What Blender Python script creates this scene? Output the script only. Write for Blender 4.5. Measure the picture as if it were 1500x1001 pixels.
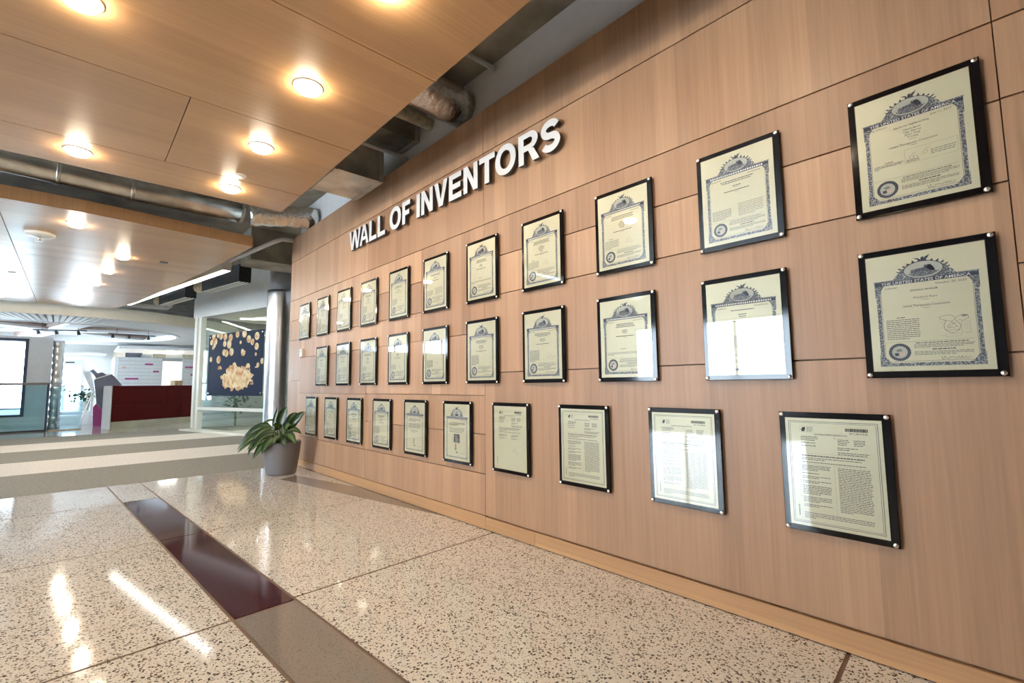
import bpy, math, random
from mathutils import Vector, Matrix

for o in list(bpy.data.objects):
    bpy.data.objects.remove(o)
SC = bpy.context.scene
COL = SC.collection
R = math.radians
CAMZ = 1.074
YW = 2.30            # face of the timber wall

# ---------------------------------------------------------------- camera
def camera():
    cd = bpy.data.cameras.new('camera')
    cam = bpy.data.objects.new('camera', cd)
    COL.objects.link(cam)
    cd.sensor_width = 36.0
    cd.lens = 36.0 * 692.6 / 1500.0
    cd.clip_start = 0.02
    cd.clip_end = 300
    yaw, pitch, roll = R(-47.19), R(5.15), R(-0.66)
    f = Vector((math.sin(yaw), math.cos(yaw), 0)); r = Vector((math.cos(yaw), -math.sin(yaw), 0)); u = Vector((0, 0, 1))
    f, u = f * math.cos(pitch) + u * math.sin(pitch), u * math.cos(pitch) - f * math.sin(pitch)
    r, u = r * math.cos(roll) + u * math.sin(roll), u * math.cos(roll) - r * math.sin(roll)
    m = Matrix(((r.x, u.x, -f.x, 0), (r.y, u.y, -f.y, 0), (r.z, u.z, -f.z, CAMZ), (0, 0, 0, 1)))
    cam.matrix_world = m
    SC.camera = cam
camera()

# ---------------------------------------------------------------- light, exposure
W_STRENGTH = 9.0
world = bpy.data.worlds.new('daylight'); SC.world = world
world.use_nodes = True
bg = world.node_tree.nodes['Background']
bg.inputs[0].default_value = (0.80, 0.90, 1.0, 1)
bg.inputs[1].default_value = W_STRENGTH
SC.view_settings.view_transform = 'Standard'
SC.view_settings.look = 'None'
SC.view_settings.gamma = 1.0
SC.view_settings.use_curve_mapping = False
SC.view_settings.exposure = 1.65
cy = SC.cycles
cy.use_denoising = True
cy.max_bounces = 8
cy.diffuse_bounces = 5
cy.glossy_bounces = 4
cy.transmission_bounces = 6
cy.transparent_max_bounces = 16
cy.sample_clamp_indirect = 6.0
cy.caustics_reflective = False
cy.caustics_refractive = False
LAMP_E = 60.0       # downlight lens radiance

# ---------------------------------------------------------------- materials
MATS = {}
def mat(name):
    m = bpy.data.materials.new(name); m.use_nodes = True
    nt = m.node_tree
    for n in list(nt.nodes): nt.nodes.remove(n)
    out = nt.nodes.new('ShaderNodeOutputMaterial')
    return m, nt, out
def N(nt, t, **kw):
    n = nt.nodes.new('ShaderNode' + t)
    for k, v in kw.items():
        if k in n.inputs: n.inputs[k].default_value = v
        else: setattr(n, k, v)
    return n
def L(nt, a, ao, b, bi): nt.links.new(a.outputs[ao], b.inputs[bi])
def c4(c): return (c[0], c[1], c[2], 1)
def mixc(nt, fac, a, b, mode='MIX'):
    n = nt.nodes.new('ShaderNodeMix'); n.data_type = 'RGBA'; n.blend_type = mode
    for i, v in ((0, fac), (6, a), (7, b)):
        if isinstance(v, tuple) and len(v) == 2 and hasattr(v[0], 'outputs'): nt.links.new(v[0].outputs[v[1]], n.inputs[i])
        else: n.inputs[i].default_value = c4(v) if i else v
    return n
def math_(nt, op, a, b=None):
    n = nt.nodes.new('ShaderNodeMath'); n.operation = op
    for i, v in ((0, a), (1, b)):
        if v is None: continue
        if isinstance(v, tuple): nt.links.new(v[0].outputs[v[1]], n.inputs[i])
        else: n.inputs[i].default_value = v
    return n
def ramp(nt, src, stops):
    n = nt.nodes.new('ShaderNodeValToRGB'); nt.links.new(src[0].outputs[src[1]], n.inputs[0])
    e = n.color_ramp.elements
    while len(e) < len(stops): e.new(0.5)
    for i, (p, c) in enumerate(stops):
        e[i].position = p; e[i].color = c4(c)
    return n

def plain(name, col, rough=0.5, metal=0.0, coat=0.0, noise=0.0, nscale=8.0, bump=0.0, spec=0.5, objcol=False):
    m, nt, out = mat(name)
    b = N(nt, 'BsdfPrincipled')
    b.inputs['Base Color'].default_value = c4(col); b.inputs['Roughness'].default_value = rough
    b.inputs['Metallic'].default_value = metal; b.inputs['Coat Weight'].default_value = coat
    b.inputs['Specular IOR Level'].default_value = spec
    tc = N(nt, 'TexCoord')
    nz = N(nt, 'TexNoise', Scale=nscale, Detail=4.0); L(nt, tc, 'Object', nz, 'Vector')
    dark = tuple(x * (1 - noise) for x in col); light = tuple(min(1, x * (1 + noise)) for x in col)
    rp = ramp(nt, (nz, 0), [(0.3, dark), (0.7, light)])
    src = (rp, 0)
    if objcol:
        oi = N(nt, 'ObjectInfo')
        mx = mixc(nt, 1.0, src, (oi, 'Color'), 'MULTIPLY'); src = (mx, 2)
    L(nt, src[0], src[1], b, 'Base Color')
    if bump:
        bp = N(nt, 'Bump', Strength=bump, Distance=0.01); L(nt, nz, 0, bp, 'Height'); L(nt, bp, 0, b, 'Normal')
    L(nt, b, 0, out, 0)
    MATS[name] = m
    return m

def emit(name, col, s):
    m, nt, out = mat(name)
    e = N(nt, 'Emission'); e.inputs[0].default_value = c4(col); e.inputs[1].default_value = s
    L(nt, e, 0, out, 0); MATS[name] = m
    return m

def wood(name, col, axis, rough=0.38, strip=0.105, coat=0.0, contrast=0.16):
    """veneer: fine grain running along axis, faint strips across it"""
    m, nt, out = mat(name)
    b = N(nt, 'BsdfPrincipled', Roughness=rough); b.inputs['Coat Weight'].default_value = coat; b.inputs['Coat Roughness'].default_value = 0.25
    tc = N(nt, 'TexCoord'); oi = N(nt, 'ObjectInfo')
    add = N(nt, 'VectorMath', operation='ADD'); L(nt, tc, 'Object', add, 0)
    rv = N(nt, 'CombineXYZ')
    r1 = math_(nt, 'MULTIPLY', (oi, 'Random'), 37.0)
    for i in range(3): nt.links.new(r1.outputs[0], rv.inputs[i])
    L(nt, rv, 0, add, 1)
    sc = [70.0, 70.0, 70.0]; sc[axis] = 1.6
    mp = N(nt, 'VectorMath', operation='MULTIPLY'); L(nt, add, 0, mp, 0); mp.inputs[1].default_value = sc
    g = N(nt, 'TexNoise', Scale=1.0, Detail=5.0, Roughness=0.62); L(nt, mp, 0, g, 'Vector')
    sc2 = [7.0, 7.0, 7.0]; sc2[axis] = 0.35
    mp2 = N(nt, 'VectorMath', operation='MULTIPLY'); L(nt, add, 0, mp2, 0); mp2.inputs[1].default_value = sc2
    g2 = N(nt, 'TexNoise', Scale=1.0, Detail=2.0); L(nt, mp2, 0, g2, 'Vector')
    # strips
    sep = N(nt, 'SeparateXYZ'); L(nt, add, 0, sep, 0)
    ac = (0, 1, 2)[0 if axis == 2 else (2 if axis == 0 else 0)]
    fl = math_(nt, 'FLOOR', (math_(nt, 'DIVIDE', (sep, ac), strip), 0))
    wn = N(nt, 'TexWhiteNoise', noise_dimensions='1D'); L(nt, fl, 0, wn, 'W')
    s1 = math_(nt, 'MULTIPLY', (wn, 0), 0.34)
    s2 = math_(nt, 'MULTIPLY', (g, 0), 0.75)
    s3 = math_(nt, 'MULTIPLY', (g2, 0), 0.45)
    t = math_(nt, 'ADD', (math_(nt, 'ADD', (s1, 0), (s2, 0)), 0), (s3, 0))
    dk = tuple(x * (1 - contrast * 1.5) * (0.96 if i else 1) for i, x in enumerate(col)); lt = tuple(min(1, x * (1 + contrast)) for x in col)
    rp = ramp(nt, (t, 0), [(0.40, dk), (1.05, lt)])
    mx = mixc(nt, 1.0, (rp, 0), (oi, 'Color'), 'MULTIPLY')
    L(nt, mx, 2, b, 'Base Color')
    bp = N(nt, 'Bump', Strength=0.06, Distance=0.002); L(nt, g, 0, bp, 'Height'); L(nt, bp, 0, b, 'Normal')
    L(nt, b, 0, out, 0); MATS[name] = m
    return m

def glass(name, tint=(0.93, 0.97, 0.95), ior=1.45, rough=0.01):
    m, nt, out = mat(name)
    tr = N(nt, 'BsdfTransparent'); tr.inputs[0].default_value = c4(tint)
    gl = N(nt, 'BsdfGlossy', Roughness=rough); gl.inputs[0].default_value = (1, 1, 1, 1)
    lw = N(nt, 'LayerWeight', Blend=0.5); mx = N(nt, 'MixShader')     # Schlick, alike from both sides of the thin sheet
    f0 = ((ior - 1) / (ior + 1)) ** 2
    fr = math_(nt, 'ADD', (math_(nt, 'MULTIPLY', (math_(nt, 'POWER', (lw, 'Facing'), 5.0), 0), 1 - f0), 0), f0)
    L(nt, fr, 0, mx, 0); L(nt, tr, 0, mx, 1); L(nt, gl, 0, mx, 2); L(nt, mx, 0, out, 0)
    MATS[name] = m
    return m

def terrazzo(name, base, specks, rough=0.07):
    m, nt, out = mat(name)
    b = N(nt, 'BsdfPrincipled', Roughness=rough); b.inputs['Specular IOR Level'].default_value = 0.6
    geo = N(nt, 'NewGeometry')
    col = (None, base)
    cur = base
    first = True
    for sc, thr, dens, c in specks:
        v = N(nt, 'TexVoronoi', Scale=sc, feature='F1'); L(nt, geo, 'Position', v, 'Vector')
        sp = N(nt, 'SeparateColor'); L(nt, v, 'Color', sp, 0)
        dist_ok = math_(nt, 'LESS_THAN', (v, 'Distance'), (math_(nt, 'MULTIPLY', (sp, 1), thr), 0))
        pick = math_(nt, 'LESS_THAN', (sp, 0), dens)
        f = math_(nt, 'MULTIPLY', (dist_ok, 0), (pick, 0))
        mx = mixc(nt, 0.0, cur, c)
        nt.links.new(f.outputs[0], mx.inputs[0])
        cur = (mx, 2)
    nz = N(nt, 'TexNoise', Scale=1.7, Detail=3.0); L(nt, geo, 'Position', nz, 'Vector')
    rp = ramp(nt, (nz, 0), [(0.3, (0.93, 0.93, 0.93)), (0.7, (1, 1, 1))])
    mx = mixc(nt, 1.0, cur, (rp, 0), 'MULTIPLY')
    L(nt, mx, 2, b, 'Base Color'); L(nt, b, 0, out, 0); MATS[name] = m
    return m

wood('wood_wall', (0.45, 0.28, 0.175), 2, rough=0.42, strip=0.125)
wood('wood_base', (0.52, 0.31, 0.165), 0, rough=0.40, strip=0.5)
wood('wood_ceiling', (0.49, 0.285, 0.135), 1, rough=0.34, strip=0.22, coat=0.45, contrast=0.11)
wood('wood_fascia', (0.49, 0.285, 0.135), 2, rough=0.5, strip=0.3)
plain('wall_joint', (0.28, 0.18, 0.11), 0.8, noise=0.2)
terrazzo('terrazzo', (0.74, 0.70, 0.65), [(130.0, 0.6, 0.30, (0.40, 0.33, 0.27)), (80.0, 0.6, 0.22, (0.84, 0.81, 0.77)), (105.0, 0.70, 0.30, (0.09, 0.075, 0.062)), (150.0, 0.75, 0.22, (0.05, 0.042, 0.037)), (64.0, 0.42, 0.12, (0.045, 0.04, 0.036))])
terrazzo('terrazzo_burgundy', (0.062, 0.014, 0.020), [(240.0, 0.6, 0.25, (0.11, 0.035, 0.04)), (200.0, 0.6, 0.2, (0.03, 0.008, 0.01))], rough=0.06)
terrazzo('terrazzo_grey', (0.275, 0.24, 0.215), [(260.0, 0.6, 0.3, (0.30, 0.26, 0.22)), (220.0, 0.6, 0.3, (0.14, 0.12, 0.10))], rough=0.08)
plain('floor_joint', (0.17, 0.105, 0.075), 0.5, noise=0.2)
def carpet(name, col):
    m, nt, out = mat(name)
    b = N(nt, 'BsdfPrincipled', Roughness=0.95); b.inputs['Specular IOR Level'].default_value = 0.1
    geo = N(nt, 'NewGeometry')
    mp = N(nt, 'VectorMath', operation='MULTIPLY'); L(nt, geo, 'Position', mp, 0); mp.inputs[1].default_value = (90, 30, 30)
    nz = N(nt, 'TexNoise', Scale=1.0, Detail=4.0, Roughness=0.7); L(nt, mp, 0, nz, 'Vector')
    rp = ramp(nt, (nz, 0), [(0.32, tuple(x * 0.72 for x in col)), (0.68, tuple(min(1, x * 1.22) for x in col))])
    L(nt, rp, 0, b, 'Base Color')
    bp = N(nt, 'Bump', Strength=0.4, Distance=0.004); L(nt, nz, 0, bp, 'Height'); L(nt, bp, 0, b, 'Normal')
    L(nt, b, 0, out, 0); MATS[name] = m
carpet('carpet_grey', (0.36, 0.368, 0.35)); carpet('carpet_cream', (0.92, 0.92, 0.88))
plain('paint_white', (0.80, 0.81, 0.83), 0.6, noise=0.03)
plain('paint_upper', (0.80, 0.80, 0.80), 0.6, noise=0.03)
plain('paint_wall', (0.76, 0.77, 0.78), 0.55, noise=0.03)
plain('paint_cool', (0.64, 0.65, 0.67), 0.5, noise=0.03)
plain('paint_cream', (0.84, 0.79, 0.69), 0.6, noise=0.03)
plain('paint_bulkhead', (0.70, 0.72, 0.73), 0.6, noise=0.03)
plain('paint_frame', (0.78, 0.80, 0.76), 0.4, noise=0.02)
plain('concrete', (0.36, 0.33, 0.28), 0.85, noise=0.35, nscale=2.5, bump=0.2)
plain('concrete_cap', (0.42, 0.44, 0.50), 0.8, noise=0.15, nscale=9)
plain('galvanised', (0.55, 0.55, 0.52), 0.28, metal=1.0, noise=0.25, nscale=5)
plain('foil', (0.80, 0.77, 0.72), 0.22, metal=1.0, noise=0.15, nscale=22, bump=1.0)
plain('insulation', (0.62, 0.56, 0.42), 0.7, noise=0.3, nscale=20, bump=0.6)
plain('pipe_white', (0.66, 0.66, 0.68), 0.45, noise=0.05)
plain('black_metal', (0.03, 0.035, 0.045), 0.45, noise=0.2)
plain('letter_metal', (0.76, 0.765, 0.78), 0.45, metal=0.15, noise=0.03, nscale=3)
plain('letter_side', (0.05, 0.045, 0.05), 0.5, noise=0.1)
plain('plate_black', (0.004, 0.004, 0.006), 0.08, noise=0.1, spec=0.4)
plain('chrome', (0.86, 0.84, 0.82), 0.22, metal=1.0, noise=0.04)
plain('paper', (1, 1, 1), 0.38, metal=0.15, noise=0.02, nscale=30, objcol=True)
def ornament(name, ink, paper_, scale):
    m, nt, out = mat(name)
    b = N(nt, 'BsdfPrincipled', Roughness=0.45)
    tc = N(nt, 'TexCoord')
    v = N(nt, 'TexVoronoi', Scale=scale, feature='F1'); L(nt, tc, 'Object', v, 'Vector')
    nz = N(nt, 'TexNoise', Scale=scale * 0.8, Detail=3.0); L(nt, tc, 'Object', nz, 'Vector')
    t = math_(nt, 'MULTIPLY', (v, 'Distance'), (math_(nt, 'MULTIPLY', (nz, 0), 2.0), 0))
    rp = ramp(nt, (t, 0), [(0.36, ink), (0.85, paper_)])
    L(nt, rp, 0, b, 'Base Color'); L(nt, b, 0, out, 0); MATS[name] = m
ornament('ink_ornament', (0.035, 0.05, 0.105), (0.46, 0.46, 0.44), 230.0)
ornament('ink_engraving', (0.06, 0.075, 0.13), (0.40, 0.41, 0.42), 330.0)
plain('ink_navy', (0.025, 0.035, 0.085), 0.5, noise=0.2, nscale=200)
plain('ink_black', (0.035, 0.035, 0.045), 0.5, noise=0.1)
plain('ink_text', (0.075, 0.073, 0.072), 0.5, noise=0.1)
plain('ink_line', (0.22, 0.215, 0.19), 0.5, noise=0.1)
plain('ink_oval', (0.50, 0.50, 0.45), 0.5, noise=0.04)
plain('ink_white', (0.80, 0.80, 0.78), 0.5, noise=0.02)
plain('ink_red', (0.45, 0.06, 0.05), 0.5, noise=0.1)
plain('ink_pink', (0.75, 0.48, 0.40), 0.5, noise=0.1)
plain('ink_photo', (0.13, 0.14, 0.15), 0.5, noise=0.9, nscale=60)
glass('acrylic', (0.97, 0.975, 0.965), 1.46)
glass('partition_glass', (0.94, 0.98, 0.965), 1.5)
glass('rail_glass', (0.80, 0.93, 0.96), 1.5)
glass('window_glass', (0.94, 0.98, 1.0), 1.5)
plain('desk_red', (0.075, 0.001, 0.002), 0.4, noise=0.12, nscale=3, spec=0.2)
plain('stainless', (0.62, 0.58, 0.47), 0.25, metal=1.0, noise=0.1, nscale=3)
plain('column_metal', (0.78, 0.80, 0.86), 0.30, metal=1.0, noise=0.06, nscale=2.0)
plain('kiosk_metal', (0.17, 0.18, 0.25), 0.35, metal=0.4, noise=0.2, nscale=3)
plain('magenta', (0.42, 0.05, 0.22), 0.5, noise=0.05)
plain('window_frame_dark', (0.02, 0.045, 0.10), 0.4, noise=0.1)
plain('bronze_rail', (0.33, 0.26, 0.26), 0.35, metal=0.6, noise=0.1)
plain('slat_white', (0.74, 0.75, 0.76), 0.5, noise=0.03)
plain('slat_dark', (0.45, 0.46, 0.48), 0.6, noise=0.05)
plain('oculus_brown', (0.38, 0.28, 0.24), 0.6, noise=0.1)
plain('box_tan', (0.55, 0.43, 0.27), 0.7, noise=0.1)
plain('pot', (0.21, 0.205, 0.225), 0.42, noise=0.05)
plain('soil', (0.03, 0.02, 0.012), 0.95, noise=0.4, nscale=60, bump=0.6)
plain('stem_green', (0.10, 0.20, 0.05), 0.5, noise=0.2)
plain('plant_green', (0.015, 0.13, 0.06), 0.5, noise=0.3)
plain('trim_white', (0.85, 0.83, 0.78), 0.4, noise=0.02)
emit('lamp_warm', (1.0, 0.86, 0.65), LAMP_E)
emit('lamp_linear', (1.0, 0.98, 0.92), 3.2)
emit('lamp_room', (1.0, 0.97, 0.88), 10.0)

def leaf_mat():
    m, nt, out = mat('leaf')
    b = N(nt, 'BsdfPrincipled', Roughness=0.30)
    uv = N(nt, 'UVMap'); sp = N(nt, 'SeparateXYZ'); L(nt, uv, 0, sp, 0)
    a = math_(nt, 'ABSOLUTE', (math_(nt, 'SUBTRACT', (sp, 0), 0.5), 0))
    tc = N(nt, 'TexCoord'); nz = N(nt, 'TexNoise', Scale=38.0, Detail=3.0); L(nt, tc, 'Object', nz, 'Vector')
    t = math_(nt, 'ADD', (a, 0), (math_(nt, 'MULTIPLY', (math_(nt, 'SUBTRACT', (nz, 0), 0.5), 0), 0.35), 0))
    rp = ramp(nt, (t, 0), [(0.02, (0.16, 0.27, 0.07)), (0.16, (0.12, 0.22, 0.055)), (0.30, (0.022, 0.075, 0.018)), (0.5, (0.010, 0.048, 0.014))])
    oi = N(nt, 'ObjectInfo'); mx = mixc(nt, 1.0, (rp, 0), (oi, 'Color'), 'MULTIPLY')
    L(nt, mx, 2, b, 'Base Color'); L(nt, b, 0, out, 0); MATS['leaf'] = m
leaf_mat()

def poster_mat():
    # plain generic stand-in: dark navy sheet with scattered pale flecks above and a pale drift below
    m, nt, out = mat('poster_print')
    b = N(nt, 'BsdfPrincipled', Roughness=0.6); b.inputs['Specular IOR Level'].default_value = 0.15
    tc = N(nt, 'TexCoord')
    sp = N(nt, 'SeparateXYZ'); L(nt, tc, 'Object', sp, 0)
    v = N(nt, 'TexVoronoi', Scale=4.6, feature='F1'); L(nt, tc, 'Object', v, 'Vector')
    nz = N(nt, 'TexNoise', Scale=7.0, Detail=4.0); L(nt, tc, 'Object', nz, 'Vector')
    spc = N(nt, 'SeparateColor'); L(nt, v, 'Color', spc, 0)
    fleck = math_(nt, 'MULTIPLY', (math_(nt, 'LESS_THAN', (v, 'Distance'), 0.42), 0), (math_(nt, 'GREATER_THAN', (spc, 0), 0.12), 0))
    up = math_(nt, 'MULTIPLY', (fleck, 0), (math_(nt, 'GREATER_THAN', (sp, 2), 0.62), 0))
    dx = math_(nt, 'DIVIDE', (math_(nt, 'SUBTRACT', (sp, 0), 1.25), 0), 0.85)
    dz = math_(nt, 'DIVIDE', (math_(nt, 'SUBTRACT', (sp, 2), 0.40), 0), 0.34)
    d2 = math_(nt, 'ADD', (math_(nt, 'MULTIPLY', (dx, 0), (dx, 0)), 0), (math_(nt, 'MULTIPLY', (dz, 0), (dz, 0)), 0))
    d3 = math_(nt, 'ADD', (d2, 0), (math_(nt, 'MULTIPLY', (nz, 0), 1.3), 0))
    low = math_(nt, 'LESS_THAN', (d3, 0), 1.25)
    fac = math_(nt, 'MAXIMUM', (up, 0), (low, 0))
    pale = ramp(nt, (nz, 0), [(0.35, (0.50, 0.24, 0.11)), (0.5, (0.72, 0.55, 0.33)), (0.65, (0.80, 0.72, 0.50))])
    mx = mixc(nt, 0.0, (0.012, 0.022, 0.055), (pale, 0)); nt.links.new(fac.outputs[0], mx.inputs[0])
    L(nt, mx, 2, b, 'Base Color'); L(nt, b, 0, out, 0); MATS['poster_print'] = m
poster_mat()

# ---------------------------------------------------------------- mesh helpers
class MB:
    def __init__(s): s.v = []; s.f = []; s.m = []; s.sm = []; s.uv = None
    def face(s, idx, mi=0, smooth=False): s.f.append(idx); s.m.append(mi); s.sm.append(smooth)
    def box(s, x0, x1, y0, y1, z0, z1, mi=0):
        b = len(s.v)
        s.v += [(x, y, z) for z in (z0, z1) for y in (y0, y1) for x in (x0, x1)]
        for q in ((0, 2, 3, 1), (4, 5, 7, 6), (0, 1, 5, 4), (2, 6, 7, 3), (0, 4, 6, 2), (1, 3, 7, 5)): s.face([b + i for i in q], mi)
        return s
    def bevbox(s, x0, x1, y0, y1, z0, z1, c, mi=0):
        """box whose -y face is chamfered by c"""
        b = len(s.v)
        s.v += [(x0, y1, z0), (x1, y1, z0), (x1, y1, z1), (x0, y1, z1), (x0, y0 + c, z0), (x1, y0 + c, z0), (x1, y0 + c, z1), (x0, y0 + c, z1),
                (x0 + c, y0, z0 + c), (x1 - c, y0, z0 + c), (x1 - c, y0, z1 - c), (x0 + c, y0, z1 - c)]
        s.face([b + 3, b + 2, b + 1, b], mi)
        for k in range(4):
            j = (k + 1) % 4
            s.face([b + k, b + j, b + 4 + j, b + 4 + k], mi); s.face([b + 4 + k, b + 4 + j, b + 8 + j, b + 8 + k], mi)
        s.face([b + 8, b + 9, b + 10, b + 11], mi)
        return s
    def prism(s, pts, z0, z1, mi=0, side=None):
        """horizontal polygon (counter-clockwise) extruded in z"""
        b = len(s.v); n = len(pts)
        s.v += [(p[0], p[1], z0) for p in pts] + [(p[0], p[1], z1) for p in pts]
        s.face([b + i for i in range(n)][::-1], mi); s.face([b + n + i for i in range(n)], mi)
        for i in range(n):
            j = (i + 1) % n; s.face([b + i, b + j, b + n + j, b + n + i], mi if side is None else side)
        return s
    def lathe(s, prof, n=24, cx=0, cy=0, mi=0, cap=True):
        b = len(s.v); k = len(prof)
        for r, z in prof:
            for i in range(n):
                a = 2 * math.pi * i / n; s.v.append((cx + r * math.cos(a), cy + r * math.sin(a), z))
        for j in range(k - 1):
            for i in range(n):
                i2 = (i + 1) % n; s.face([b + j * n + i, b + j * n + i2, b + (j + 1) * n + i2, b + (j + 1) * n + i], mi, True)
        if cap:
            s.face([b + i for i in range(n)][::-1], mi); s.face([b + (k - 1) * n + i for i in range(n)], mi)
        return s
    def tube(s, path, r, n=10, mi=0, cap=True):
        path = [Vector(p) for p in path]; b = len(s.v); k = len(path)
        rr = r if isinstance(r, (list, tuple)) else [r] * k
        for i, p in enumerate(path):
            t = (path[min(i + 1, k - 1)] - path[max(i - 1, 0)]).normalized()
            a = t.cross(Vector((0, 0, 1)))
            if a.length < 1e-3: a = Vector((1, 0, 0))
            a.normalize(); c = a.cross(t)
            for j in range(n):
                w = 2 * math.pi * j / n; q = p + (a * math.cos(w) + c * math.sin(w)) * rr[i]; s.v.append(tuple(q))
        for i in range(k - 1):
            for j in range(n):
                j2 = (j + 1) % n; s.face([b + i * n + j, b + i * n + j2, b + (i + 1) * n + j2, b + (i + 1) * n + j], mi, True)
        if cap:
            s.face([b + j for j in range(n)][::-1], mi); s.face([b + (k - 1) * n + j for j in range(n)], mi)
        return s
    def mesh(s, name, mats):
        me = bpy.data.meshes.new(name); me.from_pydata(s.v, [], s.f)
        for m in mats: me.materials.append(MATS[m])
        me.polygons.foreach_set('material_index', s.m); me.polygons.foreach_set('use_smooth', s.sm)
        me.update()
        return me

def link(name, data, parent=None, loc=(0, 0, 0), rz=0.0, **props):
    o = bpy.data.objects.new(name, data); COL.objects.link(o)
    o.location = loc; o.rotation_euler = (0, 0, rz)
    if parent is not None: o.parent = parent
    for k, v in props.items():
        if k == 'color': o.color = v
        else: o[k] = v
    return o
def obj(name, mb, mats, parent=None, loc=(0, 0, 0), rz=0.0, **props):
    mats = [mats] if isinstance(mats, str) else mats
    return link(name, mb.mesh(name, mats), parent, loc, rz, **props)
def thing(name, label, cat, loc=(0, 0, 0), rz=0.0, group=None):
    o = link(name, None, None, loc, rz, label=label, category=cat)
    o.empty_display_size = 0.1
    if group: o['group'] = group
    return o
def single(name, mb, mats, label, cat, loc=(0, 0, 0), rz=0.0, group=None):
    o = obj(name, mb, mats, None, loc, rz, label=label, category=cat)
    if group: o['group'] = group
    return o
def struct(name, mb, mats, loc=(0, 0, 0), rz=0.0, parent=None):
    o = obj(name, mb, mats, parent, loc, rz)
    if parent is None: o['kind'] = 'structure'
    return o
def cbox(x0, x1, y0, y1, z0, z1):
    """box mesh centred on its own origin, and where that origin goes"""
    cx, cy, cz = (x0 + x1) / 2, (y0 + y1) / 2, (z0 + z1) / 2
    return MB().box(x0 - cx, x1 - cx, y0 - cy, y1 - cy, z0 - cz, z1 - cz), (cx, cy, cz)
rnd = random.Random(5)

# ================================================================= FLOOR
floor = struct('floor', MB().box(-34, 7, -9, 9, -0.20, -0.003), 'floor_joint')
A = 0.0611; CA, SA = math.cos(A), math.sin(A)
def st(s, t): return (s * CA - t * SA, s * SA + t * CA)
def clip(poly, a, b, c):
    """keep the side a*x+b*y<=c"""
    out = []
    for i in range(len(poly)):
        p, q = poly[i], poly[(i + 1) % len(poly)]
        dp, dq = a * p[0] + b * p[1] - c, a * q[0] + b * q[1] - c
        if dp <= 0: out.append(p)
        if dp * dq < 0:
            k = dp / (dp - dq); out.append((p[0] + (q[0] - p[0]) * k, p[1] + (q[1] - p[1]) * k))
    return out
def tile(s0, s1, t0, t1, m, g=0.008, top=0.0):
    poly = [st(s0 + g, t0 + g), st(s1 - g, t0 + g), st(s1 - g, t1 - g), st(s0 + g, t1 - g)]
    poly = clip(poly, 0, 1, YW + 0.01); poly = clip(poly, -1, 0, 6.955)
    if len(poly) < 3: return
    obj('tile', MB().prism(poly, -0.003, top), m, floor)
T0, T1 = 0.757, 1.043                    # the coloured strip
sL = [-9.15, -7.50, -5.845, -4.19, -2.53, -0.87, 0.79, 2.45, 4.1, 5.8]
sR = [-9.15, -7.50, -5.845, -4.21, -2.56, -0.41, 1.74, 3.9, 5.8]
for a_, b_ in zip(sL[:-1], sL[1:]):
    for t0, t1 in ((T0 - 1.66, T0), (T0 - 3.32, T0 - 1.66), (T0 - 4.98, T0 - 3.32), (T0 - 6.6, T0 - 4.98), (T0 - 8.3, T0 - 6.6)):
        tile(a_, b_, t0, t1, 'terrazzo')
    tile(a_, b_, T0, T1, 'terrazzo_burgundy' if -5.9 < a_ < -2.6 else ('terrazzo_grey' if a_ > -2.6 else 'terrazzo'), g=0.008)
for a_, b_ in zip(sR[:-1], sR[1:]): tile(a_, b_, T1, T1 + 3.4, 'terrazzo')
obj('inlay_strip', MB().prism([(-5.97, 1.825), (-3.30, 2.297), (-4.78, 2.297), (-6.075, 2.045)], -0.004, 0.0015), 'terrazzo_grey', floor)
# carpet in bands
cb = [-6.955, -8.70, -10.16, -11.93, -13.4, -15.1]
for i in range(5):
    obj('carpet_band', MB().prism([(cb[i + 1] - 0.02, -8.9), (cb[i], -8.9), (cb[i], 8.9), (cb[i + 1] - 0.02, 8.9)] if i else [(cb[1], -8.9), (cb[0], -8.9), (cb[0], 8.9), (cb[1], 8.9)], -0.003, 0.002 + 0.0005 * (i % 2)), 'carpet_cream' if i % 2 else 'carpet_grey', floor)
obj('lobby_floor', MB().box(-34, -15.1, -8.9, 8.9, -0.003, 0.0), 'terrazzo', floor)

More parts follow.
